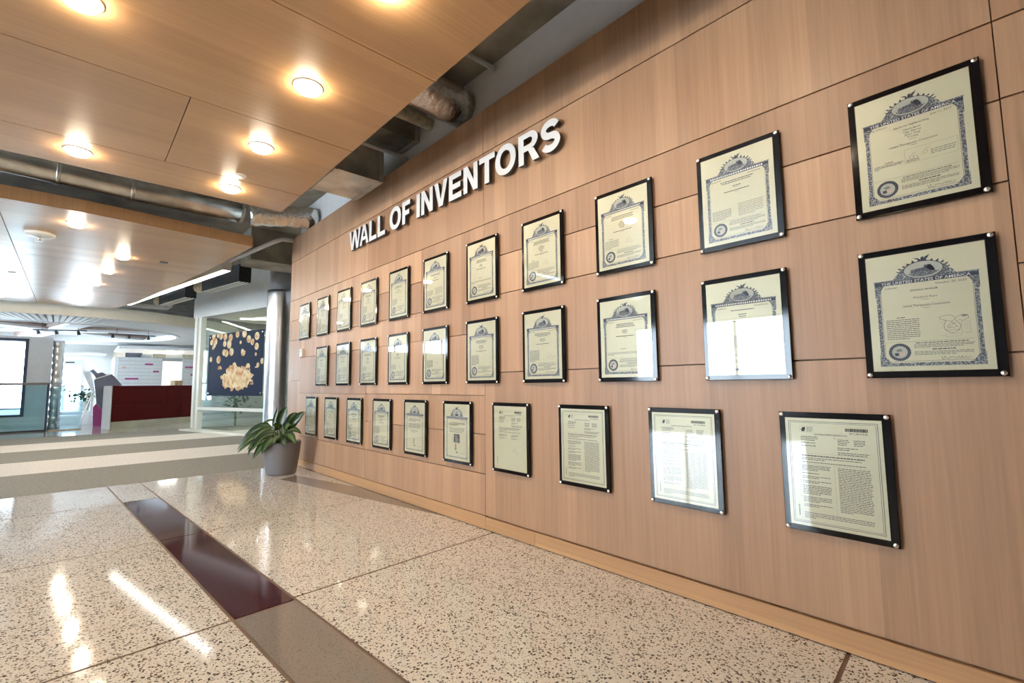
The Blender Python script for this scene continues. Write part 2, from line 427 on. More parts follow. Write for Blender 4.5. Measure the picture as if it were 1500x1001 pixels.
# ================================================================= TIMBER WALL
wall = struct('wall_right', MB().box(-7.285, 6.0, YW + 0.02, YW + 0.10, 0.0, 3.262), 'wall_joint')
V0, V1, V2, V3, V4, V5, V6 = -7.292, -6.802, -4.788, -3.695, -2.790, 0.012, 2.80
LIGHT, MID, DARK = (1.14, 1.08, 1.02), (1.0, 0.94, 0.88), (0.86, 0.76, 0.69)      # veneer batches
PANELS = [  # x0 x1 z0 z1 veneer
    (V0, -2.798, 2.903, 3.270, MID),
    (-2.798, V5, 2.903, 3.270, MID),
    (V5, V6, 2.903, 3.270, MID),
    (V0, V2, 2.322, 2.903, LIGHT),
    (V2, V4, 2.322, 2.903, DARK),
    (V4, V5, 2.322, 2.903, MID),
    (V5, V6, 2.322, 2.903, DARK),
    (V0, V3, 2.022, 2.322, LIGHT),
    (V3, V4, 1.476, 2.322, DARK),
    (V4, V5, 2.035, 2.322, DARK),
    (V5, V6, 2.037, 2.322, MID),
    (V0, V3, 1.737, 2.022, DARK),
    (V4, V5, 1.744, 2.035, LIGHT),
    (V5, V6, 1.457, 2.037, MID),
    (V1, V3, 1.472, 1.737, LIGHT),
    (V0, V1, 1.158, 1.737, MID),
    (V1, V2, 0.984, 1.472, DARK),
    (V2, V4, 0.990, 1.476, LIGHT),
    (V4, V5, 1.161, 1.744, MID),
    (V5, V6, 1.166, 1.457, MID),
    (V1, V2, 0.405, 0.984, MID),
    (V2, V4, 0.698, 0.990, MID),
    (V2, V4, 0.405, 0.698, MID),
    (V0, V1, 0.102, 1.158, MID),
    (V1, V2, 0.102, 0.405, MID),
    (V2, V4, 0.102, 0.405, MID),
    (V4, V5, 0.102, 1.161, MID),
    (V5, V6, 0.102, 1.166, MID),
    (V6, 6.0, 0.102, 3.270, MID),
]
for x0, x1, z0, z1, tint in PANELS:
    g = 0.0035
    mb, loc = cbox(x0 + g * (0.5), x1 - g * 0.5, YW, YW + 0.02, z0 + g, z1 - g)
    obj('panel', mb, 'wood_wall', wall, loc, color=(*tint, 1))
for x0, x1, z1 in ((V0, V4, 0.100), (V4, -2.279, 0.094), (-2.279, 0.012, 0.094), (0.012, 6.0, 0.094)):
    mb, loc = cbox(x0 + 0.001, x1 - 0.001, YW - 0.004, YW + 0.02, 0.006, z1)
    obj('base_plank', mb, 'wood_base', wall, loc, color=(1, 0.95, 0.86, 1))
# painted wall above and behind
struct('wall_upper', MB().box(-7.285, 6.0, YW + 0.12, YW + 0.25, 0.0, 3.95), 'paint_upper')

# ================================================================= CEILINGS
struct('ceiling', MB().box(-34, 7, -9, 9, 3.95, 4.15), 'concrete')
struct('trim_1', MB().box(-8.0, 6.0, 1.75, YW + 0.12, 3.72, 3.95), 'concrete')
HC, TC = 2.95, 0.137
near_ceiling = struct('ceiling_near', MB().box(-5.29, -0.01, -2.9, 1.53, HC + 0.02, HC + TC), 'wood_fascia')
xs = [-5.312, -4.716, -3.533, -2.353, -1.172, 0.010]
for i in range(len(xs) - 1):
    ys = [1.55, 0.462, -2.92] if i == 1 else ([1.55, -1.3, -2.92] if i else [1.55, -2.92])
    for y1, y0 in zip(ys[:-1], ys[1:]):
        g = 0.003
        mb, loc = cbox(xs[i] + g, xs[i + 1] - g, y0 + g, y1 - (0 if y1 == 1.55 else g), HC, HC + (TC + 0.002 if 0 else 0.02))
        k = rnd.uniform(0.93, 1.05)
        obj('panel', mb, 'wood_ceiling', near_ceiling, loc, color=(k, k, k, 1))
mb, loc = cbox(-5.312, 0.01, 1.53, 1.55, HC + 0.021, HC + TC); obj('edge_board', mb, 'wood_fascia', near_ceiling, loc)
mb, loc = cbox(-5.312, -5.29, -2.92, 1.53, HC + 0.021, HC + TC); obj('edge_board', mb, 'wood_fascia', near_ceiling, loc)
# far ceiling with its slanting edge
EDGE = [(-6.90, 1.674), (-8.75, 1.50), (-10.8, 1.24), (-13.0, 0.93), (-14.45, 0.62)]
def edge_y(x):
    for p, q in zip(EDGE[:-1], EDGE[1:]):
        if q[0] <= x <= p[0]: return p[1] + (q[1] - p[1]) * (x - p[0]) / (q[0] - p[0])
    return EDGE[0][1] if x > EDGE[0][0] else EDGE[-1][1]
far_poly = [(-14.45, -4.0), (-6.65, -4.0), (-6.68, 0.0), (-6.90, 1.674)] + EDGE[1:]
far_ceiling = struct('ceiling_far', MB().prism(far_poly, HC + 0.02, HC + TC), 'wood_fascia')
cuts = [-6.0, -9.27, -11.9, -14.6]
for i in range(3):
    for y0, y1 in ((-4.1, -0.665), (-0.665, 2.0)):
        g = 0.004
        p = clip(far_poly, 1, 0, cuts[i] - g); p = clip(p, -1, 0, -(cuts[i + 1] + g)); p = clip(p, 0, 1, y1 - g); p = clip(p, 0, -1, -(y0 + g))
        k = rnd.uniform(0.96, 1.04)
        obj('panel', MB().prism(p, HC, HC + 0.02, 0, 1), ['wood_ceiling', 'wood_fascia'], far_ceiling, color=(k, k, k, 1))

# downlights
lens = MB().lathe([(0.074, 0.002), (0.074, -0.016), (0.066, -0.030), (0.045, -0.040), (0.020, -0.044), (0.004, -0.045)], 20)
ring = MB().lathe([(0.076, 0.0), (0.088, 0.0), (0.088, -0.006), (0.078, -0.010), (0.076, -0.004), (0.076, 0.0)], 24, cap=False)
lens_me = lens.mesh('lens', ['lamp_warm']); ring_me = ring.mesh('trim_ring', ['trim_white'])
def downlight(x, y, z, label, group, name='recessed_downlight'):
    t = thing(name, label, 'downlight', (x, y, z), group=group)
    link('lens', lens_me, t); link('trim_ring', ring_me, t)
for x, y in ((-2.92, 0.985), (-3.93, 0.985), (-4.955, 0.99), (-2.955, -0.07), (-4.94, -0.07), (-1.90, 0.985)):
    downlight(x, y, HC, 'glowing warm round downlight in the wood ceiling closest to the plaque wall', 'downlights in the ceiling beside the wall')
for x, y in ((-0.88, 0.985), (-0.95, -0.07)):      # the rows run on; one shows mirrored in the salts plaque
    downlight(x, y, HC, 'warm round downlight farther along the ceiling rows beside the wall', 'downlights farther along the rows', 'recessed_downlight_offscreen')
for x, y in ((-7.20, -0.07), (-8.60, 0.425), (-9.82, 0.31), (-11.12, 0.19), (-12.52, 0.085), (-13.7, -0.01), (-10.81, -0.94), (-13.63, -1.15)):
    downlight(x, y, HC, 'glowing warm round downlight in the detached wood ceiling over the carpet', 'downlights in the ceiling over the carpet')
# little ceiling fittings
def rosette(x, y, label):
    single('smoke_detector', MB().lathe([(0.045, 0.002), (0.045, -0.006), (0.038, -0.010), (0.004, -0.011)], 18), 'trim_white', label, 'detector', (x, y, HC))
rosette(-4.596, 0.998, 'small round cover plate flush in wood ceiling beside the wall')
t = thing('beacon', 'white ceiling disc with a clear stub lamp under the far wood ceiling', 'ceiling fixture', (-7.93, -0.39, HC))
obj('mounting_disc', MB().lathe([(0.14, 0.0), (0.14, -0.022), (0.12, -0.034), (0.05, -0.036)], 24), 'trim_white', t)
obj('stub_lamp', MB().lathe([(0.045, -0.034), (0.045, -0.09), (0.035, -0.10), (0.005, -0.101)], 16), 'acrylic', t)
obj('lamp_core', MB().lathe([(0.018, -0.034), (0.018, -0.085), (0.004, -0.09)], 10), 'chrome', t)
for x, y, lb in ((-8.62, 0.90, 'small dark slot cover in far ceiling beside its slanting edge'), (-10.88, -0.82, 'small dark slot cover in far ceiling near its long seam')):
    single('slot_cover', MB().box(-0.05, 0.05, -0.05, 0.05, -0.006, 0.001).box(-0.03, 0.03, -0.008, 0.008, -0.009, -0.006), 'black_metal', lb, 'ceiling slot', (x, y, HC))

# ================================================================= DUCTS ABOVE THE WALL
def wavy(path_fn, n, r, amp, seg=16):
    pts = [path_fn(i / (n - 1)) for i in range(n)]
    rr = [r * (1 + rnd.uniform(-amp, amp)) for _ in pts]
    return MB().tube(pts, rr, seg)
single('foil_duct', wavy(lambda u: (-3.15 - 0.05 * u, 0.6 + 1.815 * u, 3.50), 15, 0.165, 0.045, 18), 'foil', 'crinkled foil wrapped round duct running into white wall above the letters', 'duct')
single('conduit', MB().tube([(-2.78, 0.8, 3.66), (-2.78, 2.41, 3.66)], 0.020, 10), 'pipe_white', 'thin pale conduit under concrete beside the foil duct', 'pipe')
single('pipe', MB().tube([(-3.72, 0.8, 3.58), (-3.72, 2.41, 3.58)], 0.055, 14), 'insulation', 'pale insulated pipe between foil duct and square duct', 'pipe')
def rect_duct(x0, x1, y0, y1, z0, z1, label):
    t = thing('square_duct', label, 'duct', ((x0 + x1) / 2, y0, z0))
    w = (x1 - x0) / 2; d = y1 - y0; h = z1 - z0
    obj('sheet_body', MB().box(-w, w, 0, d, 0, h), 'galvanised', t)
    for k in (0.35, 0.72, 0.97):
        obj('flange', MB().box(-w - 0.014, w + 0.014, d * k, d * k + 0.022, -0.014, h + 0.014), 'galvanised', t)
rect_duct(-4.28, -3.93, 0.4, 2.415, 3.49, 3.70, 'small galvanised square duct entering white wall above letters')
rect_duct(-4.88, -4.26, 0.4, 2.20, 3.12, 3.46, 'large galvanised square duct hanging just over the wood wall top')
single('hanger_rod', MB().tube([(-4.16, 0.6, 3.40), (-4.16, 2.41, 3.40)], 0.016, 8), 'pipe_white', 'thin grey rod between the two square ducts', 'pipe')
t = thing('round_duct', 'long round galvanised duct in dark gap between the wood ceilings', 'duct', (-6.6, 0, 3.15))
obj('duct_run', MB().tube([(0.03, -6.0, 0.17), (0.0, -0.6, 0.17), (-0.10, 0.4, 0.17), (-0.13, 1.5, 0.17)], 0.125, 20), 'galvanised', t)
for y, x in ((-0.25, -0.035), (0.35, -0.095), (1.45, -0.13)): obj('collar', MB().tube([(x, y, 0.17), (x - 0.004, y + 0.035, 0.17)], 0.135, 20), 'galvanised', t)
single('foil_duct', wavy(lambda u: (-6.73 + 0.10 * u, 1.57 + 0.84 * u, 3.32 + 0.12 * u), 12, 0.135, 0.10, 16), 'foil', 'crinkled foil flexible duct at the plant end of the wall top', 'duct')
single('flex_duct', wavy(lambda u: (-6.86 - 0.25 * u, -0.35 - 0.2 * u, 3.34 + 0.6 * u), 9, 0.09, 0.10, 14), 'insulation', 'short dark flexible duct branching off the round duct', 'duct')
single('sprinkler_pipe', MB().tube([(-7.25, 2.40, 3.24), (-7.28, 2.15, 3.24), (-7.42, 2.08, 3.22), (-8.2, 1.94, 3.20), (-10.15, 1.66, 3.20), (-13.1, 1.28, 3.20), (-14.4, 1.1, 3.20)], 0.032, 12), 'pipe_white', 'white sprinkler pipe running along the slanting edge of far ceiling', 'pipe')
struct('trim_2', MB().box(-9.9, -9.2, 2.2, 6.0, 3.35, 3.95), 'concrete')
single('cross_pipe', MB().tube([(-15.0, -0.5, 3.15), (-15.0, 0.9, 3.15), (-15.0, 1.7, 3.15), (-15.0, 1.75, 3.20), (-15.0, 1.76, 3.96)], 0.06, 12), 'pipe_white', 'thick white pipe crossing above the curved fascia', 'pipe')
single('branch_pipe', MB().tube([(-14.6, 1.55, 3.04), (-14.6, 1.55, 3.26), (-14.6, 1.55, 3.96)], 0.035, 10), 'pipe_white', 'thin white elbow pipe beside the grey bulkhead', 'pipe')
# linear pendant
def along(p, q): return math.atan2(q[1] - p[1], q[0] - p[0]), math.hypot(q[0] - p[0], q[1] - p[1])
rz, ln = along((-13.98, 0.83), (-8.85, 1.775))
t = thing('linear_pendant', 'long white box pendant light hanging beside the slanting wood ceiling', 'pendant light', (-13.98, 0.83, 3.0), rz)
obj('housing', MB().box(0, ln, -0.065, 0.065, 0.008, 0.15), 'trim_white', t)
for k in range(4): obj('diffuser', MB().box(ln * k / 4 + 0.01, ln * (k + 1) / 4 - 0.01, -0.05, 0.05, 0.0, 0.008), 'lamp_linear', t)
for k in (0.15, 0.5, 0.85): obj('hanger', MB().tube([(ln * k, 0, 0.15), (ln * k, 0, 0.95)], 0.004, 6), 'black_metal', t)
for (p, q, lb) in (((-11.45, 1.95), (-9.90, 2.28), 'dark hanging slot diffuser box in front of grey bulkhead'), ((-13.95, 1.50), (-12.4, 1.80), 'dark hanging slot diffuser box farther along the pendant light')):
    rz, ln = along(p, q)
    t = thing('slot_diffuser', lb, 'air diffuser', (p[0], p[1], 3.05), rz)
    obj('plenum_box', MB().box(0, ln, -0.10, 0.12, 0.012, 0.34), 'black_metal', t)
    for k in (-0.07, 0.0, 0.07): obj('slot_blade', MB().box(0.01, ln - 0.01, k - 0.012, k + 0.012, 0.0, 0.012), 'trim_white', t)
    for k in (0.7, 0.92): obj('hanger', MB().tube([(ln * k, 0, 0.34), (ln * k, 0, 0.9)], 0.006, 6), 'black_metal', t)
    obj('flex_sleeve', wavy(lambda u: (-0.02 - 0.40 * u, 0.0, 0.15), 6, 0.10, 0.1, 14), 'insulation', t)

# ================================================================= LETTERS
H = 0.222; ZB = 2.613; LT = 0.054; LH = 0.046
def rect(x0, y0, x1, y1): return [(x0, y0), (x1, y0), (x1, y1), (x0, y1)]
def ell(cx, cy, rx, ry, n=40, e=1.0):
    o = []
    for i in range(n):
        a = 2 * math.pi * i / n; c, s = math.cos(a), math.sin(a)
        o.append((cx + rx * math.copysign(abs(c) ** e, c), cy + ry * math.copysign(abs(s) ** e, s)))
    return o
def stroke(pts, t):
    l, r = [], []
    for i in range(len(pts)):
        p = Vector(pts[max(i - 1, 0)]); q = Vector(pts[min(i + 1, len(pts) - 1)]); d = (q - p).normalized(); n = Vector((-d.y, d.x)) * t / 2; c = Vector(pts[i])
        l.append(tuple(c + n)); r.append(tuple(c - n))
    return l + r[::-1]
def shape(ch, w):
    t, h = LT, LH
    if ch == 'I': return [rect(0, 0, w, H)]
    if ch == 'L': return [[(0, 0), (w, 0), (w, h), (t, h), (t, H), (0, H)]]
    if ch == 'E': return [[(0, 0), (w, 0), (w, h), (t, h), (t, H / 2 - h / 2), (w * .92, H / 2 - h / 2), (w * .92, H / 2 + h / 2), (t, H / 2 + h / 2), (t, H - h), (w * .98, H - h), (w * .98, H), (0, H)]]
    if ch == 'F': return [[(0, 0), (t, 0), (t, H / 2 - h * .6), (w * .9, H / 2 - h * .6), (w * .9, H / 2 + h * .4), (t, H / 2 + h * .4), (t, H - h), (w, H - h), (w, H), (0, H)]]
    if ch == 'T': return [[(w / 2 - t / 2, 0), (w / 2 + t / 2, 0), (w / 2 + t / 2, H - h), (w, H - h), (w, H), (0, H), (0, H - h), (w / 2 - t / 2, H - h)]]
    if ch == 'N': return [[(0, 0), (t * .95, 0), (t * .95, H * .62), (w - t * 1.0, 0), (w, 0), (w, H), (w - t * .95, H), (w - t * .95, H * .38), (t, H), (0, H)]]
    if ch == 'V': return [[(w / 2 - t * .55, 0), (w / 2 + t * .55, 0), (w, H), (w - t * 1.08, H), (w / 2, t * 1.15), (t * 1.08, H), (0, H)]]
    if ch == 'A': return [[(0, 0), (t * 1.05, 0), (w * .305, h * 1.1), (w * .695, h * 1.1), (w - t * 1.05, 0), (w, 0), (w / 2 + t * .55, H), (w / 2 - t * .55, H)], [(w * .37, h * 1.95), (w * .63, h * 1.95), (w / 2, H * .74)]]
    if ch == 'W':
        a = t * .95
        return [[(w * .20, 0), (w * .20 + a, 0), (w * .5, H * .66), (w * .80 - a, 0), (w * .80, 0), (w, H), (w - a, H), (w * .755, H * .30), (w * .5 + a * .5, H), (w * .5 - a * .5, H), (w * .245, H * .30), (a, H), (0, H)]]
    if ch == 'O': return [ell(w / 2, H / 2, w / 2, H / 2 + .004, 44, .94), ell(w / 2, H / 2, w / 2 - t * 1.02, H / 2 - h * .9, 36, .94)[::-1]]
    if ch == 'R':
        bx = w * .55; top = H; bot = H * .41; cy = (top + bot) / 2; ry = (top - bot) / 2
        arc = [(bx + (w * .94 - bx) * math.cos(a), cy + ry * math.sin(a)) for a in [math.pi / 2 - math.pi * i / 14 for i in range(15)]]
        ry2 = ry - h * .88; arc2 = [(bx + (w * .94 - t - bx) * math.cos(a), cy + ry2 * math.sin(a)) for a in [math.pi / 2 - math.pi * i / 12 for i in range(13)]]
        outer = [(0, 0), (0, H)] + arc[:-1] + [(w * .70, bot + .012), (w, 0), (w - t * 1.15, 0), (w * .48, bot - .004), (t, bot - .004), (t, 0)]
        return [outer, [(t, cy + ry2)] + arc2 + [(t, cy - ry2)]]
    if ch == 'S':
        ry = (H - h) / 4; rx = w / 2 - t * .48; cu = H - h / 2 - ry; cl = h / 2 + ry
        up = [(w / 2 + rx * .95 * math.cos(R(a)), cu + ry * math.sin(R(a))) for a in range(18, 271, 12)]
        lo = [(w / 2 + rx * math.cos(R(a)), cl + ry * math.sin(R(a))) for a in range(84, -163, -12)]
        return [stroke(up + lo, h * 1.06)]
def letter(ch, x0, x1, label):
    cu = bpy.data.curves.new('letter', 'CURVE'); cu.dimensions = '2D'; cu.fill_mode = 'BOTH'; cu.extrude = 0.014
    for pts in shape(ch, x1 - x0):
        sp = cu.splines.new('POLY'); sp.points.add(len(pts) - 1); sp.use_cyclic_u = True
        for p, q in zip(sp.points, pts): p.co = (q[0], q[1], 0, 1)
    tmp = bpy.data.objects.new('tmp', cu)
    me = bpy.data.meshes.new_from_object(tmp); bpy.data.objects.remove(tmp)
    me.name = 'letter'
    me.transform(Matrix(((1, 0, 0, 0), (0, 0, -1, 0), (0, 1, 0, 0), (0, 0, 0, 1))))
    me.materials.clear(); me.materials.append(MATS['letter_metal']); me.materials.append(MATS['letter_side'])
    for p in me.polygons: p.material_index = 0 if p.normal.y < -0.5 else 1; p.use_smooth = False
    t = thing('sign_letter', label, 'letter', (x0, YW, ZB), group='WALL OF INVENTORS letters')
    link('letter_face', me, t, (0, -0.036, 0))
    w = x1 - x0
    for k in (0.25, 0.75):
        px = {'L': 0.02, 'F': 0.02, 'T': w / 2, 'I': w / 2, 'V': w / 2, 'E': 0.02, 'R': 0.02, 'W': w * .25, 'A': w * .2, 'N': 0.025}.get(ch, w / 2)
        pz = {'V': 0.03, 'W': 0.03, 'A': 0.02, 'O': 0.02 if k < .5 else H - .02, 'S': 0.02 if k < .5 else H - .02}.get(ch, H * k)
        link('stud', STUD, t, (px, 0, pz))
STUD = MB().tube([(0, 0.0, 0), (0, -0.024, 0)], 0.005, 6).mesh('stud', ['chrome'])
LET = [('W', -5.169, -4.874, 'in the word WALL'), ('A', -4.896, -4.682, 'in the word WALL'), ('L', -4.667, -4.499, 'first of two in the word WALL'), ('L', -4.477, -4.313, 'last in the word WALL'),
       ('O', -4.219, -3.995, 'in the word OF'), ('F', -3.97, -3.826, 'in the word OF'), ('I', -3.71, -3.652, 'in the word INVENTORS'), ('N', -3.629, -3.44, 'right after I in INVENTORS'), ('V', -3.417, -3.214, 'in the word INVENTORS'),
       ('E', -3.194, -3.018, 'in the word INVENTORS'), ('N', -2.989, -2.806, 'between E and T in INVENTORS'), ('T', -2.785, -2.598, 'in the word INVENTORS'), ('O', -2.592, -2.368, 'in the word INVENTORS'), ('R', -2.339, -2.134, 'in the word INVENTORS'), ('S', -2.122, -1.942, 'in the word INVENTORS')]
for ch, x0, x1, where in LET: letter(ch, x0, x1, f'raised silver letter {ch} {where}')

# ================================================================= PLAQUES
PW, PH = 0.387, 0.4936
INKS = ['ink_text', 'ink_ornament', 'ink_navy', 'ink_white', 'ink_line', 'ink_red', 'ink_pink', 'ink_engraving', 'ink_black', 'ink_photo', 'ink_oval']
TEXT, ORN, NAVY, WHITE, LINE, RED, PINK, ENG, BLACK, PHOTO, OVAL = range(11)
class Print:
    """flat ink on a sheet: x from the plate's left edge, y down from its top"""
    def __init__(s, seed): s.mb = MB(); s.r = random.Random(seed)
    def P(s, x, y, l): return (x - PW / 2, -0.0003 * l, PH - y)
    def poly(s, pts, mi, l=1):
        b = len(s.mb.v); s.mb.v += [s.P(x, y, l) for x, y in pts]; s.mb.face([b + i for i in range(len(pts))][::-1], mi)
    def rect(s, x0, x1, y0, y1, mi, l=1): s.poly([(x0, y0), (x1, y0), (x1, y1), (x0, y1)], mi, l)
    def ell(s, cx, cy, rx, ry, mi, l=1, n=28): s.poly([(cx + rx * math.cos(2 * math.pi * i / n), cy + ry * math.sin(2 * math.pi * i / n)) for i in range(n)], mi, l)
    def frame(s, x0, x1, y0, y1, t, mi, l=1):
        s.rect(x0, x1, y0, y0 + t, mi, l); s.rect(x0, x1, y1 - t, y1, mi, l); s.rect(x0, x0 + t, y0 + t, y1 - t, mi, l); s.rect(x1 - t, x1, y0 + t, y1 - t, mi, l)
    def line(s, pts, w, mi, l=1):
        for p, q in zip(pts[:-1], pts[1:]):
            d = Vector((q[0] - p[0], q[1] - p[1]))
            if d.length < 1e-6: continue
            n = Vector((-d.y, d.x)).normalized() * w / 2
            pts4 = [(p[0] - n.x, p[1] - n.y), (q[0] - n.x, q[1] - n.y), (q[0] + n.x, q[1] + n.y), (p[0] + n.x, p[1] + n.y)]
            s.poly(pts4, mi, l)
    def words(s, x0, x1, y0, y1, n, mi=TEXT, h=0.42, last=0.6, indent=0.0):
        pitch = (y1 - y0) / n
        for i in range(n):
            x = x0 + (indent if i == 0 else 0); xe = x1 if i < n - 1 else x0 + (x1 - x0) * last
            xe -= s.r.uniform(0, 0.006)
            while x < xe - 0.002:
                w = min(s.r.uniform(0.004, 0.014), xe - x); y = y0 + pitch * i
                s.rect(x, x + w, y + pitch * (1 - h) / 2, y + pitch * (1 + h) / 2, mi); x += w + s.r.uniform(0.0014, 0.0024)
    def text(s, body, x0, x1, ybase, size, mi, l=2, align='C', bold=0.0):
        cu = bpy.data.curves.new('t', 'FONT'); cu.body = body; cu.size = 1.0; cu.offset = bold; cu.resolution_u = 2
        tmp = bpy.data.objects.new('t', cu); me = bpy.data.meshes.new_from_object(tmp); bpy.data.objects.remove(tmp)
        if not me.vertices: return
        xs_ = [v.co.x for v in me.vertices]; a, b_ = min(xs_), max(xs_)
        k = size / 0.7
        kx = (x1 - x0) / (b_ - a) if align == 'FIT' else k
        ox = x0 - a * kx if align in ('FIT', 'L') else (x1 - b_ * kx if align == 'R' else (x0 + x1) / 2 - (a + b_) / 2 * kx)
        base = len(s.mb.v)
        s.mb.v += [s.P(ox + v.co.x * kx, ybase - v.co.y * k, l) for v in me.vertices]
        for p in me.polygons: s.mb.face([base + i for i in p.vertices], mi)
        bpy.data.meshes.remove(me)
    def mesh(s, name): return s.mb.mesh(name, INKS)
    # ---- pieces of a sheet
    def border(s):
        s.rect(.050, .062, .141, .4385, ORN); s.rect(.323, .335, .141, .4385, ORN); s.rect(.047, .338, .4385, .4505, ORN)
        for x0, d in ((.047, 1), (.338, -1)):
            s.poly([(x0, .4505), (x0, .405), (x0 + d * .018, .415), (x0 + d * .03, .432), (x0 + d * .045, .4505)][::(1 if d > 0 else -1)], ORN, 2)
            s.poly([(x0, .141), (x0 + d * .03, .141), (x0 + d * .020, .155), (x0 + d * .014, .178), (x0, .185)][::(1 if d > 0 else -1)], ORN, 2)
        s.line([(.0645, .15), (.0645, .433), (.3205, .433), (.3205, .15)], .0009, NAVY, 1)
    def band(s, txt=True):
        s.poly([(.042, .1225), (.343, .1225), (.338, .1275), (.047, .1275)], ENG, 2)
        s.rect(.047, .338, .1275, .1415, NAVY, 2)
        if txt: s.text('THE UNITED STATES OF AMERICA', .068, .318, .1395, .0100, WHITE, 4, 'FIT', 0.012)
        else:
            x = .068
            while x < .315: w = s.r.uniform(.005, .009); s.rect(x, x + w, .1305, .1385, WHITE, 4); x += w + .003
    def crest(s, ship=False):
        cx = .193
        pts = [(.105, .1225), (.112, .110), (.122, .100), (.128, .090), (.140, .083), (.150, .074), (.168, .066), (.193, .062), (.218, .066), (.236, .074), (.246, .083), (.258, .090), (.264, .100), (.274, .110), (.281, .1225)]
        s.poly(pts, ORN, 1)
        for a in range(12):          # tufts round the oval
            w = math.pi * (0.08 + 0.84 * a / 11); x = cx - .070 * math.cos(w); y = .104 - .040 * math.sin(w); d = s.r.uniform(.006, .012)
            s.poly([(x - .006, y + .003), (x - d * math.cos(w) , y - d * math.sin(w)), (x + .006, y + .003)], NAVY, 2)
        s.ell(cx, .096, .057, .0325, NAVY, 2); s.ell(cx, .096, .0545, .0305, OVAL, 3)
        if ship:
            s.poly([(cx - .024, .104), (cx + .024, .104), (cx + .015, .118), (cx - .015, .118)], NAVY, 4); s.line([(cx, .104), (cx, .078)], .002, NAVY, 4); s.poly([(cx + .001, .080), (cx + .014, .1), (cx + .001, .1)], ENG, 4)
        else:
            s.poly([(cx - .036, .104), (cx - .034, .094), (cx + .004, .088), (cx + .004, .080), (cx + .022, .080), (cx + .030, .092), (cx + .034, .104), (cx - .02, .109)], ENG, 4); s.poly([(cx - .044, .108), (cx + .046, .106), (cx + .030, .117), (cx, .1215), (cx - .030, .118)], ENG, 4); s.poly([(cx + .004, .088), (cx + .022, .080), (cx + .030, .092), (cx + .034, .104), (cx + .022, .104)], NAVY, 5)
            for k in range(9): x = cx - .031 + k * .0042; s.line([(x, .095 - k * .0006), (x, .104)], .0011, NAVY, 5)
            for k in range(4): x = cx + .007 + k * .0042; s.line([(x, .082), (x, .104)], .0011, NAVY, 5)
            s.rect(cx - .04, cx + .036, .105, .1075, ENG, 5)
        # bird on top
        s.poly([(cx, .062), (cx - .012, .052), (cx - .026, .050), (cx - .012, .058)], NAVY, 3); s.poly([(cx, .062), (cx + .008, .050), (cx + .022, .043), (cx + .014, .057)], NAVY, 3)
        s.poly([(cx - .005, .066), (cx - .003, .050), (cx + .004, .048), (cx + .006, .066)], NAVY, 3)
    def seal(s, cx=.107, cy=.398, r=.034):
        n = 60; s.poly([(cx + (r if i % 2 else r * .92) * math.cos(2 * math.pi * i / n), cy + (r if i % 2 else r * .92) * math.sin(2 * math.pi * i / n)) for i in range(n)], NAVY, 1)
        for i in range(26): a = 2 * math.pi * i / 26; s.ell(cx + r * .80 * math.cos(a), cy + r * .80 * math.sin(a), .0013, .0013, LINE, 2, 6)
        s.ell(cx, cy, r * .68, r * .68, OVAL, 3)
        s.poly([(cx - .016, cy + .004), (cx - .004, cy + .002), (cx - .002, cy + .012), (cx - .013, cy + .015)], NAVY, 4)
        s.poly([(cx, cy + .004), (cx + .015, cy + .002), (cx + .012, cy + .014), (cx + .001, cy + .015)], PINK, 4); s.poly([(cx - .012, cy - .008), (cx + .003, cy - .013), (cx + .009, cy - .004), (cx - .006, cy - .001)], LINE, 4)
    def sign(s, x0=.221, x1=.300, y=.428):
        pts = []; n = 44
        for i in range(n + 1):
            u = i / n; pts.append((x0 + (x1 - x0) * u, y - .004 - (.006 * abs(math.sin(u * 5.3 + 1)) * (1 - .6 * u) + .0008) * math.sin(u * 38 + 3 * math.sin(u * 9) + s.r.uniform(-.7, .7))))
        s.line(pts, .0011, BLACK, 1); s.line([(x0 - .004, y + .002), (x1 + .006, y + .002)], .0006, LINE, 1)
    def tail(s, mi=TEXT):
        s.line([(.069, .3600), (.311, .3600)], .0008, LINE, 1)
        s.words(.155, .300, .3635, .3695, 1, mi, .5, 1.0); s.words(.150, .312, .3705, .3855, 3, LINE, .5, .85)
        s.words(.200, .265, .388, .3945, 1, BLACK, .55, 1.0); s.words(.150, .312, .397, .4125, 3, LINE, .5, .7)
        s.seal(); s.sign()
    def molecule(s, cx, cy, k, rings=2):
        for j in range(rings):
            ox, oy = cx + j * k * 1.75, cy + (j % 2) * k * .6
            s.line([(ox + k * math.cos(R(60 * i + 30)), oy + k * math.sin(R(60 * i + 30))) for i in range(7)], .0009, LINE, 1)
        s.line([(cx, cy - k), (cx + k * .8, cy - k * 1.9), (cx + k * 1.8, cy - k * 1.5)], .0009, LINE, 1); s.line([(cx - k, cy + k * .5), (cx - k * 1.8, cy + k * 1.2)], .0009, LINE, 1)
        s.line([(cx + k * 2.5, cy + k), (cx + k * 3.2, cy + k * 1.8)], .0009, LINE, 1)

